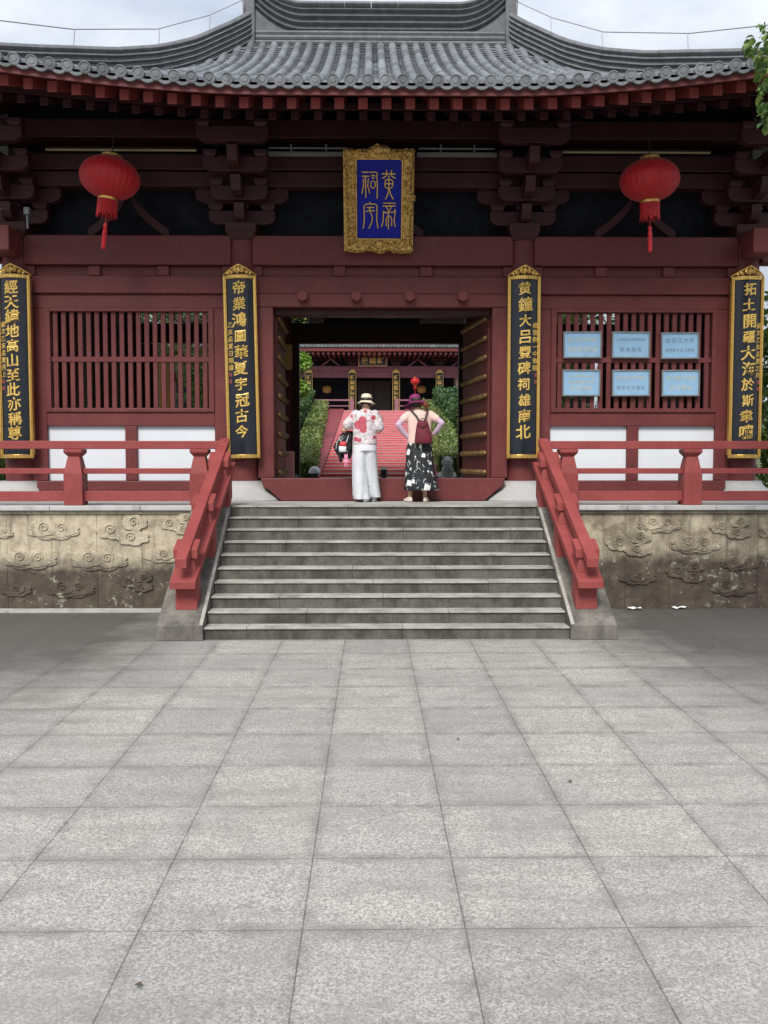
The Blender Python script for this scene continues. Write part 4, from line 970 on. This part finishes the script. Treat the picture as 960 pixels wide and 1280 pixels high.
m.loft([(.055,.01,.78,.105,.13),(.065,.03,.66,.102,.13),(.085,.07,.45,.098,.125),(.105,.11,.25,.098,.13),(.125,.14,.10,.10,.135),(.135,.15,.055,.10,.135)], 32, trouser_leg(0, 2.2))
m.build('trousers', WHITEC, p, True, voxel=.009)
for q in ((.005, .0, R(-12)), (.125, .17, R(-8))): m = MB(); shoe(m, *q); m.build('shoe', SHOEW, p, True, smooth=True)
HC = (.012, .03, 1.475)
def hat(t, c, crown_r, crown_h, brim, mat, band, tilt=(0,0), droop=.02, wave=0, flare=0):
    rot = Matrix.Rotation(tilt[0], 3, 'X') @ Matrix.Rotation(tilt[1], 3, 'Y')
    fn = lambda q: tuple(rot @ Vector(q) + Vector(c))
    m = MB(); n = 40; prof_ = [(brim,-droop-.004),(brim,-droop+.004),(brim*.8,-droop*.55+.006),(crown_r*1.08,.004),(crown_r,.02),(crown_r*.97,crown_h*.55),(crown_r*.88,crown_h*.85),(crown_r*.62,crown_h*.98),(crown_r*.2,crown_h*1.02),(.003,crown_h*1.02)]
    vs = []
    for r, z in prof_ + [(.003,crown_h*.96),(crown_r*.9,crown_h*.7),(crown_r*.93,.0),(brim*.8,-droop*.55-.002)]:
        for k in range(n):
            a = 2*math.pi*k/n; w = max(0, (r-crown_r)/(brim-crown_r+1e-6)); vs.append((r*math.cos(a)*.94*(1+flare*w*(math.cos(a) < 0)), r*math.sin(a)*1.06, z + wave*w*math.sin(3*a+.6) + wave*.6*w*math.cos(2*a)))
    k_ = len(prof_)+4
    q = MB().add(vs, [(i*n+k, i*n+(k+1) % n, ((i+1) % k_)*n+(k+1) % n, ((i+1) % k_)*n+k) for i in range(k_) for k in range(n)])
    h = m.merge(q, fn).build('hat', mat, t, True, smooth=True)
    if band: MB().merge(MB().lathe([(crown_r*1.03,.012),(crown_r*1.03,.045),(crown_r*.99,.048)], n=36, sx=.94, sy=1.06, cap=False), fn).build('hat_band', band, h, True, smooth=True)
hat(p, (.012,.015,1.462), .088, .115, .138, STRAW, HATBAND, (R(-6), R(3)), .028, .004)
# dark jacket and pouches over her forearm
t = thing('bundled_jacket', 'black jacket bundled over the forearm of the person in the straw hat', 'jacket', (W1[0]-.30, W1[1]+.10, W1[2]+.85), None)
m = MB(); m.loft([(.03,0,-.22,.05,.05),(-.01,0,-.16,.10,.07),(-.03,0,-.05,.13,.085),(-.01,0,.05,.125,.085),(.03,0,.13,.10,.08),(.05,0,.19,.06,.06)], 26, lambda a, k: .16*math.sin(a*4+k*7) + .09*math.sin(a*9-k*13))
m.build('jacket_body', NYLON, t, True, voxel=.012)
m = MB(); m.tube([(-.10,-.05,.06),(-.12,-.06,-.05),(-.07,-.05,-.18),(-.06,-.04,-.27)], [.022,.03,.03,.02], 8); m.build('sleeve', NYLON, t, True, smooth=True)
m = MB()
for q in ([(-.09,-.085,.07),(-.03,-.10,.0),(.03,-.09,-.12)], [(-.06,-.09,.11),(-.12,-.10,.02),(-.135,-.08,-.08)], [(.05,-.085,.12),(.02,-.095,.02),(-.02,-.09,-.06)]): m.tube(q, .005, 5)
m.build('white_piping', SHOEW, t, True)
t = thing('pouch', 'red and white pouch hanging against the black jacket', 'pouch', (W1[0]-.335, W1[1]-.02, W1[2]+.82))
MB().loft([(0,0,-.095,.04,.02),(0,0,-.085,.052,.03),(0,0,-.01,.056,.034)], 18).build('white_half', SHOEW, t, True, smooth=True); MB().loft([(0,0,-.009,.056,.034),(.005,0,.035,.05,.03),(.012,0,.062,.03,.02)], 18).build('red_half', simple('coral_red_cloth', (.58,.05,.06)), t, True, smooth=True)
t = thing('plush_toy', 'small pink dangling plush toy below the black jacket', 'toy', (W1[0]-.285, W1[1], W1[2]+.62))
m = MB(); m.ball((0,0,.03), .032, .028, .036); m.ball((0,0,-.03), .03, .026, .042)
for sx in (-1, 1): m.limb([(sx*.015,0,-.06),(sx*.018,0,-.11)], [.011,.009], 8); m.limb([(sx*.025,0,-.01),(sx*.045,0,-.04)], [.01,.008], 8); m.limb([(sx*.015,0,.06),(sx*.02,0,.085)], [.010,.007], 8)
m.build('plush_body', simple('pink_plush', (.72,.24,.36), .9), t, True, voxel=.006); MB().tube([(0,0,.06),(.01,.02,.16)], .004, 5).build('cord', NYLON, t, True)

# --- woman in patterned skirt
W2 = (.527, 13.365, 1.402)
p = thing('person', 'person in purple hat, cream top with lilac sleeves and black-and-white skirt, hands on hips', 'person', W2, None)
b = MB()
b.loft([(-.01,0,.78,.15,.115),(-.005,0,.90,.150,.11),(0,0,1.0,.142,.10),(0,.005,1.12,.155,.10),(0,.005,1.22,.165,.10),(-.005,0,1.30,.135,.08),(-.015,0,1.345,.07,.06),(-.03,.01,1.38,.05,.052),(-.045,.02,1.42,.047,.05)], 20)
b.limb([(-.16,0,1.28),(-.245,-.03,1.20),(-.310,-.05,1.125)], [.046,.042,.036]); b.limb([(-.310,-.05,1.125),(-.235,-.02,1.02),(-.155,.0,.935)], [.036,.033,.024])
b.limb([(.16,0,1.28),(.25,-.03,1.21),(.325,-.05,1.15)], [.046,.042,.036]); b.limb([(.325,-.05,1.15),(.27,.0,1.06),(.205,.05,.985)], [.036,.033,.024])
hand(b, (-.15,.0,.93), (.75,-.35,-.6), (.3,.9,0), 1, .5); hand(b, (.20,.055,.98), (-.5,.7,-.5), (-.7,-.5,0), 1, .5)
head(b, (-.05,.035,1.445), R(6), .95)
for sx, tx in ((-.137, -.135), (.083, .083)):
    b.limb([(sx*.6-.01,0,.78),(sx*.95,0,.45),(sx*1.0,-.012,.28),(tx,0,.07)], [.085,.055,.047,.03])
b.build('body', SKIN, p, True, voxel=.0065)
face_bits(p, (-.05,.035,1.445), R(6), .95)
MB().loft([(-.045,-.01,1.375,.045,.03),(-.048,.0,1.40,.07,.055),(-.05,.012,1.46,.085,.098),(-.05,.012,1.50,.085,.103),(-.05,.015,1.52,.08,.1)], 18).build('hair', HAIR, p, True, smooth=True)
m = MB(); m.limb([(.02,-.06,1.43),(.075,-.075,1.425),(.10,-.07,1.39),(.095,-.06,1.35)], [.03,.042,.036,.018], 12); m.build('ponytail', HAIRR, p, True, smooth=True)
m = MB(); m.loft([(-.005,0,.835,.172,.128),(-.003,0,.88,.172,.126),(0,0,.98,.168,.122),(0,.003,1.10,.176,.12),(0,.003,1.20,.184,.12),(-.005,0,1.28,.168,.105),(-.012,0,1.325,.108,.085),(-.025,.005,1.352,.066,.066)], 28, lambda a, k: .014*math.sin(a*5+k*4)*(1-k))
m.limb([(-.15,0,1.275),(-.195,-.012,1.24),(-.232,-.025,1.205)], [.066,.066,.064]); m.limb([(.15,0,1.275),(.195,-.012,1.243),(.238,-.025,1.215)], [.066,.066,.064])
m.build('top', CREAM, p, True, voxel=.011)
m = MB(); m.limb([(-.225,-.022,1.215),(-.31,-.05,1.125)], [.050,.044]); m.limb([(-.31,-.05,1.125),(-.235,-.02,1.02),(-.165,-.003,.945)], [.044,.040,.031]); m.build('sleeve', LILAC, p, True, voxel=.009)
m = MB(); m.limb([(.23,-.022,1.225),(.325,-.05,1.15)], [.050,.044]); m.limb([(.325,-.05,1.15),(.27,.0,1.06),(.215,.043,.995)], [.044,.040,.031]); m.build('sleeve', LILAC, p, True, voxel=.009)
m = MB(); m.loft([(-.005,0,.875,.150,.112),(-.005,0,.85,.172,.132),(.0,0,.76,.192,.155),(.005,0,.6,.205,.17),(.015,0,.4,.222,.185),(.025,0,.25,.240,.20),(.03,0,.175,.252,.21),(.03,0,.168,.245,.205),(.02,0,.3,.21,.17)], 72, lambda a, k: .05*min(k, .9)*math.sin(a*9+1.2) + .02*min(k,.9)*math.sin(a*17))
m.build('skirt', skirt_mat(), p, True, smooth=True)
for q in ((-.155, .0, R(28), .23, .04), (.097, -.01, R(-14), .23, .04)): m = MB(); shoe(m, *q); m.build('shoe', SHOE, p, True, smooth=True)
hat(p, (-.055,.025,1.455), .092, .115, .175, PURPLE, None, (R(-8), R(-9)), .035, .012, .2)
t = thing('backpack', 'burgundy drawstring backpack on the back of the person in the purple hat', 'backpack', (W2[0]+.05, W2[1]-.135, W2[2]+.845))
m = MB(); m.loft([(0,-.06,0,.118,.065),(0,-.065,.02,.128,.078),(-.002,-.065,.12,.118,.076),(-.008,-.055,.22,.098,.062),(-.012,-.045,.29,.082,.048),(-.012,-.04,.32,.062,.035)], 28, lambda a, k: .03*k*math.sin(a*6+1))
m.build('bag_body', BURG, t, True, smooth=True)
m = MB(); m.loft([(-.012,-.082,.225,.05,.040),(-.012,-.075,.26,.078,.045),(-.012,-.05,.325,.074,.052),(-.012,-.04,.335,.05,.035)], 24); m.build('flap', BURG, t, True, smooth=True)
m = MB()
for sx, tx in ((-1,-.165), (1,.065)):
    m.tube([(-.012+sx*.035,-.02,.315),(tx*.6,.0,.40),(tx,.045,.48),(tx*1.1,.12,.50)], [.012,.013,.013,.012], 6)
m.tube([(-.045,-.03,.325),(-.03,-.04,.365),(.005,-.04,.365),(.02,-.03,.325)], .007, 6); m.build('strap', HATBAND, t, True, smooth=True)
MB().ball((-.012,-.125,.235), .012, .006, .012).build('buckle', simple('dark_metal', (.05,.04,.04), .3, .8), t, True)

# ------------------------------------------------------------------ foliage
def leaf_shape(m, c, size, ax, nn, narrow=.42, fold=.12):
    ax = Vector(ax).normalized(); nn = Vector(nn); nn = nn - ax*nn.dot(ax)
    if nn.length < 1e-4: nn = ax.orthogonal()
    nn.normalize(); sd_ = ax.cross(nn); c = Vector(c); l = size
    P = [c, c + ax*l*.3 + sd_*l*narrow*.9 + nn*l*fold, c + ax*l*.65 + sd_*l*narrow*.75 + nn*l*fold*.7, c + ax*l - nn*l*.12, c + ax*l*.65 - sd_*l*narrow*.75 + nn*l*fold*.7, c + ax*l*.3 - sd_*l*narrow*.9 + nn*l*fold, c + ax*l*.5]
    m.add(P, [(0,1,6),(1,2,6),(2,3,6),(3,4,6),(4,5,6),(5,0,6)])
def rv(): 
    while True:
        v = Vector((rnd.uniform(-1,1), rnd.uniform(-1,1), rnd.uniform(-1,1)))
        if .01 < v.length < 1: return v
def crown(clumps, n, size, mat, parent, droop=.5, name='crown'):
    m = MB(); tot = sum(r**2 for _, r in clumps)
    for c, r in clumps:
        c = Vector(c)
        for _ in range(int(n*r*r/tot)):
            v = rv(); v = v.normalized()*(v.length**.45)*r; v.z *= .8
            ax = (v.normalized()*.7 + rv()*.8 + Vector((0,0,-droop)))
            leaf_shape(m, c+v, size*rnd.uniform(.6,1.25), ax, Vector((0,0,1))+rv()*.7)
    return m.build(name, mat, parent, norm=False)
def tree(x, y, z0, h, r, label, mat, n=2600, size=.16, lo=.42, group='trees behind the gatehouse', seed=1, cat='tree'):
    rnd.seed(seed); t = thing('tree', label, cat, (x, y, z0), group)
    m = MB(); top = Vector((x + rnd.uniform(-.3,.3), y, z0+h*.72)); m.tube([(x,y,z0-.1),(x+rnd.uniform(-.1,.1),y,z0+h*.3),top], [r*.09+.05, r*.07+.03, .03], 10)
    cl = []
    for i in range(11):
        a = rnd.uniform(0, 6.28); q = rnd.uniform(.15, .8)*r; c = (x+q*math.cos(a), y+q*math.sin(a), z0+h*rnd.uniform(lo,.95) - q*.25); cl.append((c, r*rnd.uniform(.3,.5)))
        m.tube([(x, y, z0+h*rnd.uniform(.25,.5)), ((x+c[0])/2, (y+c[1])/2, (z0+h*.4+c[2])/2+.1), c], [.05, .035, .012], 6)
    m.build('trunk', BARK, t, smooth=True); crown(cl, n, size, mat, t)
    return t
def hedge(label, x0, x1, y0, y1, zb, h, mat, n, size, skew=0):
    """clipped hedge following the slope: zb(y) ground height"""
    t = thing('hedge', label, 'hedge', ((x0+x1)/2, y0, zb(y0)), 'clipped hedges by the carpeted stair')
    m = MB(); k = 10
    for i in range(k):
        a, b_ = y0+(y1-y0)*i/k, y0+(y1-y0)*(i+1)/k; i_ = .10
        ka, kb = skew*i/k, skew*(i+1)/k
        m.hexa([(x0+i_+ka,a,zb(a)),(x1-i_+ka,a,zb(a)),(x1-i_+kb,b_,zb(b_)),(x0+i_+kb,b_,zb(b_)),(x0+i_+ka,a,zb(a)+h-i_),(x1-i_+ka,a,zb(a)+h-i_),(x1-i_+kb,b_,zb(b_)+h-i_),(x0+i_+kb,b_,zb(b_)+h-i_)])
    m.build('branches', simple('hedge_shade_twigs', (.02,.03,.012)), t)
    m = MB()
    for _ in range(n):
        y = rnd.uniform(y0, y1); f = rnd.random(); bl = .06*noise.noise(Vector((y*.9, f*9, x0)))
        if f < .38: x, z, nn = rnd.uniform(x0, x1), zb(y)+h+bl, Vector((0,0,1))
        elif f < .62: x, z, nn = x0-bl, zb(y)+rnd.uniform(.02,h), Vector((-1,0,.3))
        elif f < .86: x, z, nn = x1+bl, zb(y)+rnd.uniform(.02,h), Vector((1,0,.3))
        else: x, y, nn = rnd.uniform(x0, x1), y0, Vector((0,-1,.3)); z = zb(y)+rnd.uniform(.02,h)
        p_ = Vector((x + skew*(y-y0)/(y1-y0),y,z)) - nn*rnd.uniform(-.05,.12)
        leaf_shape(m, p_, size*rnd.uniform(.6,1.3), nn*.6+rv(), nn+rv()*.6)
    m.build('foliage', mat, t, norm=False)
zs = lambda y: 1.38 + 3.22*min(max((y-25)/23, 0), 1)

# ------------------------------------------------------------------ carpeted stair up the hill
CARPET = NT('red_carpet'); _n = CARPET.noise(5, 4); CARPET.bump(CARPET.noise(90, 2), .3, .01)
CARPET = CARPET.out(CARPET.ramp(_n, [(.3, (.74, .12, .17)), (.7, (.84, .17, .22))]), .9)
CARPET2 = simple('carpet_nosing', (.84, .42, .45), .8); SIDE_RED = simple('red_stair_border', (.17, .022, .03), .8)
t = thing('carpeted_staircase', 'long hillside staircase under a red carpet rising to the far hall', 'staircase', (0, 25.5, 1.4))
NS = 30
for i in range(NS):
    y0 = 25.6 + 23.2*i/NS; z0 = 1.40 + 3.22*i/NS; dz = 3.22/NS; dy = 23.2/NS
    o = MB().box(-1.62, 1.62, y0, y0+dy+.02, z0-.02, z0+dz).build('step', CARPET, t)
    MB().box(-1.62, 1.62, y0-.02, y0+.22, z0+dz+.002, z0+dz+.02).build('nosing', CARPET2, o)
for s in (-1, 1):
    MB().hexa([(s*1.63,25.5,1.3),(s*1.74,25.5,1.3),(s*2.5,48.9,4.6),(s*1.63,48.9,4.6),(s*1.63,25.5,1.56),(s*1.74,25.5,1.56),(s*2.5,48.9,4.78),(s*1.63,48.9,4.78)]).build('border', SIDE_RED, t)
hedge('dry olive clipped hedge along the carpet on the bright tree side', -2.42, -1.80, 25.6, 48.5, zs, .50, LEAF_DRY, 9000, .10, -.75)
hedge('dry olive clipped hedge along the carpet behind the person in the purple hat', 1.80, 2.60, 26.5, 48.5, zs, .55, LEAF_DRY, 8000, .10, .75)
hedge('tall dark green hedge below the bright young tree', -5.2, -3.15, 29, 47, zs, 1.15, LEAF_DARK, 9000, .13)
hedge('tall dark green hedge block behind the purple hat', 3.1, 7.0, 36, 47.5, lambda y: zs(y)+.1, 1.15, LEAF_DARK, 9000, .13)
m = MB()
rnd.seed(5)
for _ in range(9000):
    y = rnd.uniform(25.2, 36); x = rnd.choice((-1,1))*rnd.uniform(2.75, 7); leaf_shape(m, (x, y, zs(y)-.02), rnd.uniform(.08,.2), (rnd.uniform(-.4,.4), rnd.uniform(-.4,.4), 1), rv(), .12)
m.build('grass', LEAF_BRIGHT, norm=False, kind='stuff')
tree(-2.95, 34, zs(34), 3.9, .66, 'bright young tree with light green leaves beside the far stair', LEAF_BRIGHT, 2600, .13, seed=3)
STONE2 = stone('grey_statue_stone', (.34, .33, .31), (.44, .43, .40), (.16,.15,.135), 6)
t = thing('stone_lion', 'small grey stone lion beside the foot of the red carpet', 'statue', (1.93, 25.2, 1.40))
m = MB(); m.loft([(0,0,.0,.24,.26),(0,0,.10,.24,.26)], 4); m.loft([(0,.03,.10,.19,.22),(0,.05,.25,.18,.2),(0,.02,.38,.14,.15),(0,-.02,.46,.12,.13)], 14); m.ball((0,-.06,.55), .14, .14, .13); m.ball((0,-.17,.52), .07, .06, .06); m.ball((0,.02,.57), .17, .12, .16)
for s in (-1, 1): m.limb([(s*.11,-.12,.36),(s*.12,-.17,.14)], [.06,.05]); m.ball((s*.12,-.2,.13), .06, .08, .04); m.ball((s*.11,-.04,.68), .04, .03, .05); m.limb([(s*.17,.1,.2),(s*.19,-.06,.14)], [.1,.06])
m.build('figure', STONE2, t, True, voxel=.02)
DARKM = simple('dark_lamp_metal', (.03,.03,.032), .4, .4)
for x, y, k, lab in ((-1.74, 25.1, 1, 'white-capped ground lamp at the foot of the red carpet'), (.17, 25.2, 0, 'small dark floodlight at the foot of the red carpet between the two people'), (1.25, 25.2, 0, 'small dark floodlight at the foot of the carpet beside the patterned skirt')):
    t = thing('ground_lamp', lab, 'lamp', (x, y, 1.40), 'lamps at the foot of the carpet')
    MB().lathe([(.09,0),(.09,.04),(.04,.06),(.04,.12),(.10,.16),(.11,.24),(.10,.26)], n=16).build('housing', DARKM, t, True)
    if k: MB().lathe([(.16,.26),(.17,.29),(.14,.37),(.09,.43),(.03,.45)], n=18).build('cap', SHOEW, t, True, smooth=True)
    else: MB().hexa([(-.07,-.05,.24),(.07,-.05,.24),(.07,.06,.24),(-.07,.06,.24),(-.09,-.12,.36),(.09,-.12,.36),(.09,.02,.42),(-.09,.02,.42)]).build('lamp_head', DARKM, t, True)

# ------------------------------------------------------------------ hall at the top
HALL = thing('ancestral_hall', 'far red hall with tiled double eaves and gold column boards above the carpeted stair', 'hall', (0, 56, 4.6))
HPAINT = painted('hall_violet_red_paint', (.28, .115, .145), .1)
MB().box(-14, 14, 49.0, 62, 3.5, 4.6).build('podium', FLOOR, HALL)
hx = [-8.65, -6.17, -3.7, -1.235, 1.235, 3.7, 6.17, 8.65]
for x in hx:
    MB().tube([(x,52,4.6),(x,52,7.6)], .17, 12).build('column', HPAINT, HALL, smooth='angle')
    b_ = MB(); b_.frustum(x, 51.95, 7.36, 7.5, .16,.16,.26,.2)
    for k in range(3): b_.prism([(x+a, 7.48+.17*k+c) for a, c in boat(.32+.13*k, .13)], 'y', 51.75-.12*k, 52.0)
    b_.build('bracket_set', DARKRED, HALL)
for a, b in zip(hx, hx[1:]):
    MB().box(a+.1, b-.1, 51.86, 52.14, 7.05, 7.36).build('beam', HPAINT, HALL); MB().box(a+.1, b-.1, 51.9, 52.1, 6.72, 7.04).build('beam', HPAINT, HALL)
    if not (a < 0 < b):
        c = (a+b)/2
        for s in (-1, 1): MB().sweep([(c+s*(.02+.5*k/6), 51.95, 7.80-.42*(k/6)**.7) for k in range(7)], [(-.05,-.05),(.05,-.05),(.05,.05),(-.05,.05)]).build('strut', HPAINT, HALL)
    MB().box(a+.1, b-.1, 54.4, 54.5, 4.6, 7.4).build('back_wall', DARKBOARD, HALL)
    if a < 0 < b:
        for s in (-1, 1):
            d_ = MB().box(s*.02, s*.95, 53.9, 54.0, 4.62, 6.7).build('door_leaf', simple('brown_door', (.05,.035,.03)), HALL, bevel=.01)
            g_ = MB()
            for i in range(6): g_.box(s*(.1+.14*i), s*(.13+.14*i), 53.88, 53.9, 5.4, 6.6)
            g_.build('lattice', DARKRED, d_)
    else:
        r_ = MB()
        if abs(a+b) > .1:
            r_.box(a+.1, b-.1, 50.0, 50.08, 5.28, 5.36); r_.box(a+.1, b-.1, 50.0, 50.08, 4.98, 5.03); r_.box(a+.1, b-.1, 50.0, 50.08, 4.7, 4.77)
            r_.build('railing', HPAINT, HALL)
        q = MB()
for x in hx: 
    MB().box(x-.11, x+.11, 49.93, 50.15, 4.6, 5.38).build('railing_post', HPAINT, HALL, bevel=.02)
    b_ = MB().box(x-.21, x+.21, 51.72, 51.8, 4.75, 7.0); pn = b_.build('gold_board', GOLD, HALL); MB().box(x-.178, x+.178, 51.70, 51.719, 4.79, 6.96).build('panel', BLACK, pn)
    m = MB(); m.prism([(x-.2,7.0),(x+.2,7.0),(x+.12,7.12),(x,7.17),(x-.12,7.12)], 'y', 51.74, 51.8); m.build('crest', GOLD, pn)
    if abs(x) < 5:
        m = MB(); txt = '軒轅聖德昭日月'
        for i, ch in enumerate(txt): m.merge(put(ch, x, 6.72-.29*i, .25, lambda a, z, d: (a, 51.695-d, z), .03, .01, .1))
        m.build('lettering', GOLD, pn)
def hall_roof(y0, z0, y1, z1, w0, w1, nm):
    m = MB(); 
    pz_ = lambda k: z0 + (z1-z0)*(k*.75 + .25*k*k)
    m.grid(2, 12, lambda a, b: ((2*a-1)*(w0+(w1-w0)*b), y0+(y1-y0)*b, pz_(b)))
    n = int(w0/.2)
    for k in range(-n, n+1):
        x = k*.2; kk = 1. if abs(x) < w1 else (w0-abs(x))/(w0-w1)
        if kk > .05: m.tube([(x, y0+(y1-y0)*kk*q/5, pz_(kk*q/5)+.03) for q in range(6)], .065, 6)
    o = m.build(nm, TILE, HALL, smooth=False)
    e = MB().box(-w0, w0, y0+.06, y0+.12, z0-.22, z0-.03); e.build('eave_board', RED, o)
    r_ = MB()
    for k in range(-int(w0/.28), int(w0/.28)+1): r_.box(k*.28-.07, k*.28+.07, y0+.15, y1, z0-.38, z0-.23)
    r_.build('rafter_row', RED, o)['kind'] = 'stuff'
    MB().box(-w0, w0, y0+.16, y1, z0-.222, z0-.19).build('soffit', DARKRED, o)
hall_roof(50.0, 8.20, 53.7, 10.02, 13, 11, 'lower_roof')
MB().box(-10.6, 10.6, 53.7, 60, 9.6, 11).build('upper_wall', DARKRED, HALL)
hall_roof(52.2, 10.85, 57, 13.6, 13, 8, 'upper_roof')
MB().box(-13, 13, 53.72, 53.85, 7.25, 9.9).build('cross_wall', DARKBOARD, HALL)
MB().box(-13, 13, 54.55, 60, 4.6, 7.9).build('inner_wall', DARKBOARD, HALL)
MB().box(4.7, 4.95, 52.6, 54.0, 4.6, 7.0).build('pale_pier', simple('pale_peach_plaster', (.70,.52,.44)), HALL)
t = thing('hall_plaque', 'small black plaque with gold characters under the far hall eaves', 'plaque', (-.09, 51.55, 7.3))
MB().box(-.74, .74, 0, .06, .06, .62).build('panel', BLACK, t, True)
f = MB(); f.box(-.82, .82, -.04, .06, 0, .075); f.box(-.82, .82, -.04, .06, .605, .68); f.box(-.82, -.745, -.04, .06, .075, .605); f.box(.745, .82, -.04, .06, .075, .605); f.build('frame', simple('bronze_gold_frame', (.45,.25,.12), .4, .5), t, True)
for i, ch in enumerate('殿轅軒'): put(ch, (i-1)*.44, .33, .38, lambda a, b, d: (a, -.005-d, b), .02, .02).build('character', GOLD, t, True)
t = copy_tree(l1, (2.28, 51.0, 6.42), 'small distant red lantern on the far hall, above the purple hat', 0); t['group'] = 'lanterns on the far hall'; t.rotation_euler = (0,0,0); t.scale = (.62,.62,.78)
YL = simple('amber_lamp_glass', (.50,.26,.06), .4)
for x, lab in ((-2.75, 'amber lantern hanging in the dark bay of the far hall beside the green tree'), (2.75, 'amber lantern half behind the small distant red lantern')):
    t = thing('amber_lantern', lab, 'lantern', (x, 53.2, 6.15), 'amber lanterns in the far hall'); MB().lathe([(.1,-.22),(.24,-.16),(.27,0),(.24,.16),(.1,.22)], n=16).build('shade', YL, t, True, smooth=True); MB().tube([(0,0,.2),(0,0,1.4)], .015, 5).build('cord', DARKM, t, True)

# ------------------------------------------------------------------ trees around
for i, (x, y, h, r, mt, lab) in enumerate((
    (-4.3, 24.0, 5.6, 1.7, LEAF, 'leafy tree showing through the inner half of the plain lattice window'),
    (-7.5, 26.5, 6.5, 2.2, LEAF_DARK, 'dark tree behind the plain window, next to the gatehouse end'),
    (-3.0, 25.5, 5.7, .9, LEAF, 'tree whose top leaves show in the slot above the passage'),
    (4.2, 24.2, 5.4, 1.7, LEAF, 'leafy tree showing between the slats beside the blue plates'),
    (7.6, 26.0, 6.2, 2.2, LEAF_DARK, 'dark tree behind the blue plate window, next to the gatehouse end'),
    (8.0, 17.5, 5.2, 1.9, LEAF, 'green tree standing past the outer column with the 拓土開疆 board'),
    (-8.0, 17.0, 4.2, 1.8, LEAF_DARK, 'low dark tree standing past the outer column with the 經天緯地 board'))):
    tree(x, y, 1.38, h, r, lab, mt, 3000, .15, lo=.78 if i == 2 else .42, seed=20+i)
for i, (x, y, h, r, mt, lab) in enumerate(((-7.3, 15.6, 1.7, .9, LEAF_DARK, 'low dark shrub on the terrace past the 經天緯地 board, nearer the railing'), (-8.2, 19.0, 2.4, 1.2, LEAF, 'light green shrub behind the dark shrub past the 經天緯地 board'), (7.0, 15.6, 1.9, .9, LEAF, 'light green shrub on the terrace past the 拓土開疆 board, nearer the railing'), (7.6, 19.5, 2.6, 1.2, LEAF_DARK, 'dark shrub behind the light shrub past the 拓土開疆 board'))):
    tree(x, y, 1.39, h, r, lab, mt, 1800, .13, group='shrubs at the gatehouse ends', lo=.15, seed=50+i, cat='shrub').name = 'shrub'
# the tree whose branch hangs into the view
rnd.seed(11)
t = thing('tree', 'broad-leaved tree whose green branch hangs in front of the eave corner', 'tree', (5.9, 8.2, 0))
m = MB(); m.tube([(5.9,8.2,-.05),(5.8,8.2,2.2),(5.6,8.2,4.2),(5.3,8.2,6.2)], [.17,.14,.11,.05], 12)
cl = []
for i in range(16):
    a = rnd.uniform(0, 6.28); q = rnd.uniform(.3, 1.5); c = (5.6+q*math.cos(a), 8.2+q*math.sin(a), rnd.uniform(4.8, 7.2)); cl.append((c, rnd.uniform(.45,.7)))
    m.tube([(5.6,8.2,rnd.uniform(3.8,5.2)), ((5.6+c[0])/2, (8.2+c[1])/2, c[2]-.1), c], [.05,.03,.01], 6)
tw = [((3.27,8.0,5.62),.20),((3.36,8.05,5.40),.18),((3.28,7.95,5.14),.13),((3.75,8.0,5.7),.42),((3.9,8.0,5.2),.4),((3.33,8.0,4.97),.11)]
for c, r in tw: m.tube([(5.4,8.2,5.0),(4.6,8.1,5.5),(c[0]+.3,c[1],c[2]+.12),c], [.04,.025,.012,.005], 6)
m.build('trunk', BARK, t, smooth=True)
crown(cl, 5200, .11, LEAF, t, .7)
crown(tw, 1500, .072, LEAF, t, .9, 'branch_leaves')

# ------------------------------------------------------------------ fallen leaves
rnd.seed(3); DRYL = simple('dry_leaf', (.07, .05, .03), .7)
for x, y, lab in ((-1.05, 3.36, 'dark dry leaf lying alone on the paving closest to the photographer'), (.45, 6.4, 'tiny dry leaf on the paving below the stair middle'), (1.05, 5.55, 'small dry leaf on a paving joint below the right cheek wall'), (3.5, 9.6, 'brown leaf on the dark paving by the blackened wall')):
    m = MB(); leaf_shape(m, (0, 0, .008), .034, (rnd.uniform(-1,1), rnd.uniform(-1,1), .02), (0,0,1))
    o = m.build('fallen_leaf', DRYL, norm=False); o.location = (x, y, .004); tag(o, lab, 'leaf', 'fallen leaves on the paving'); o['kind'] = 'thing'
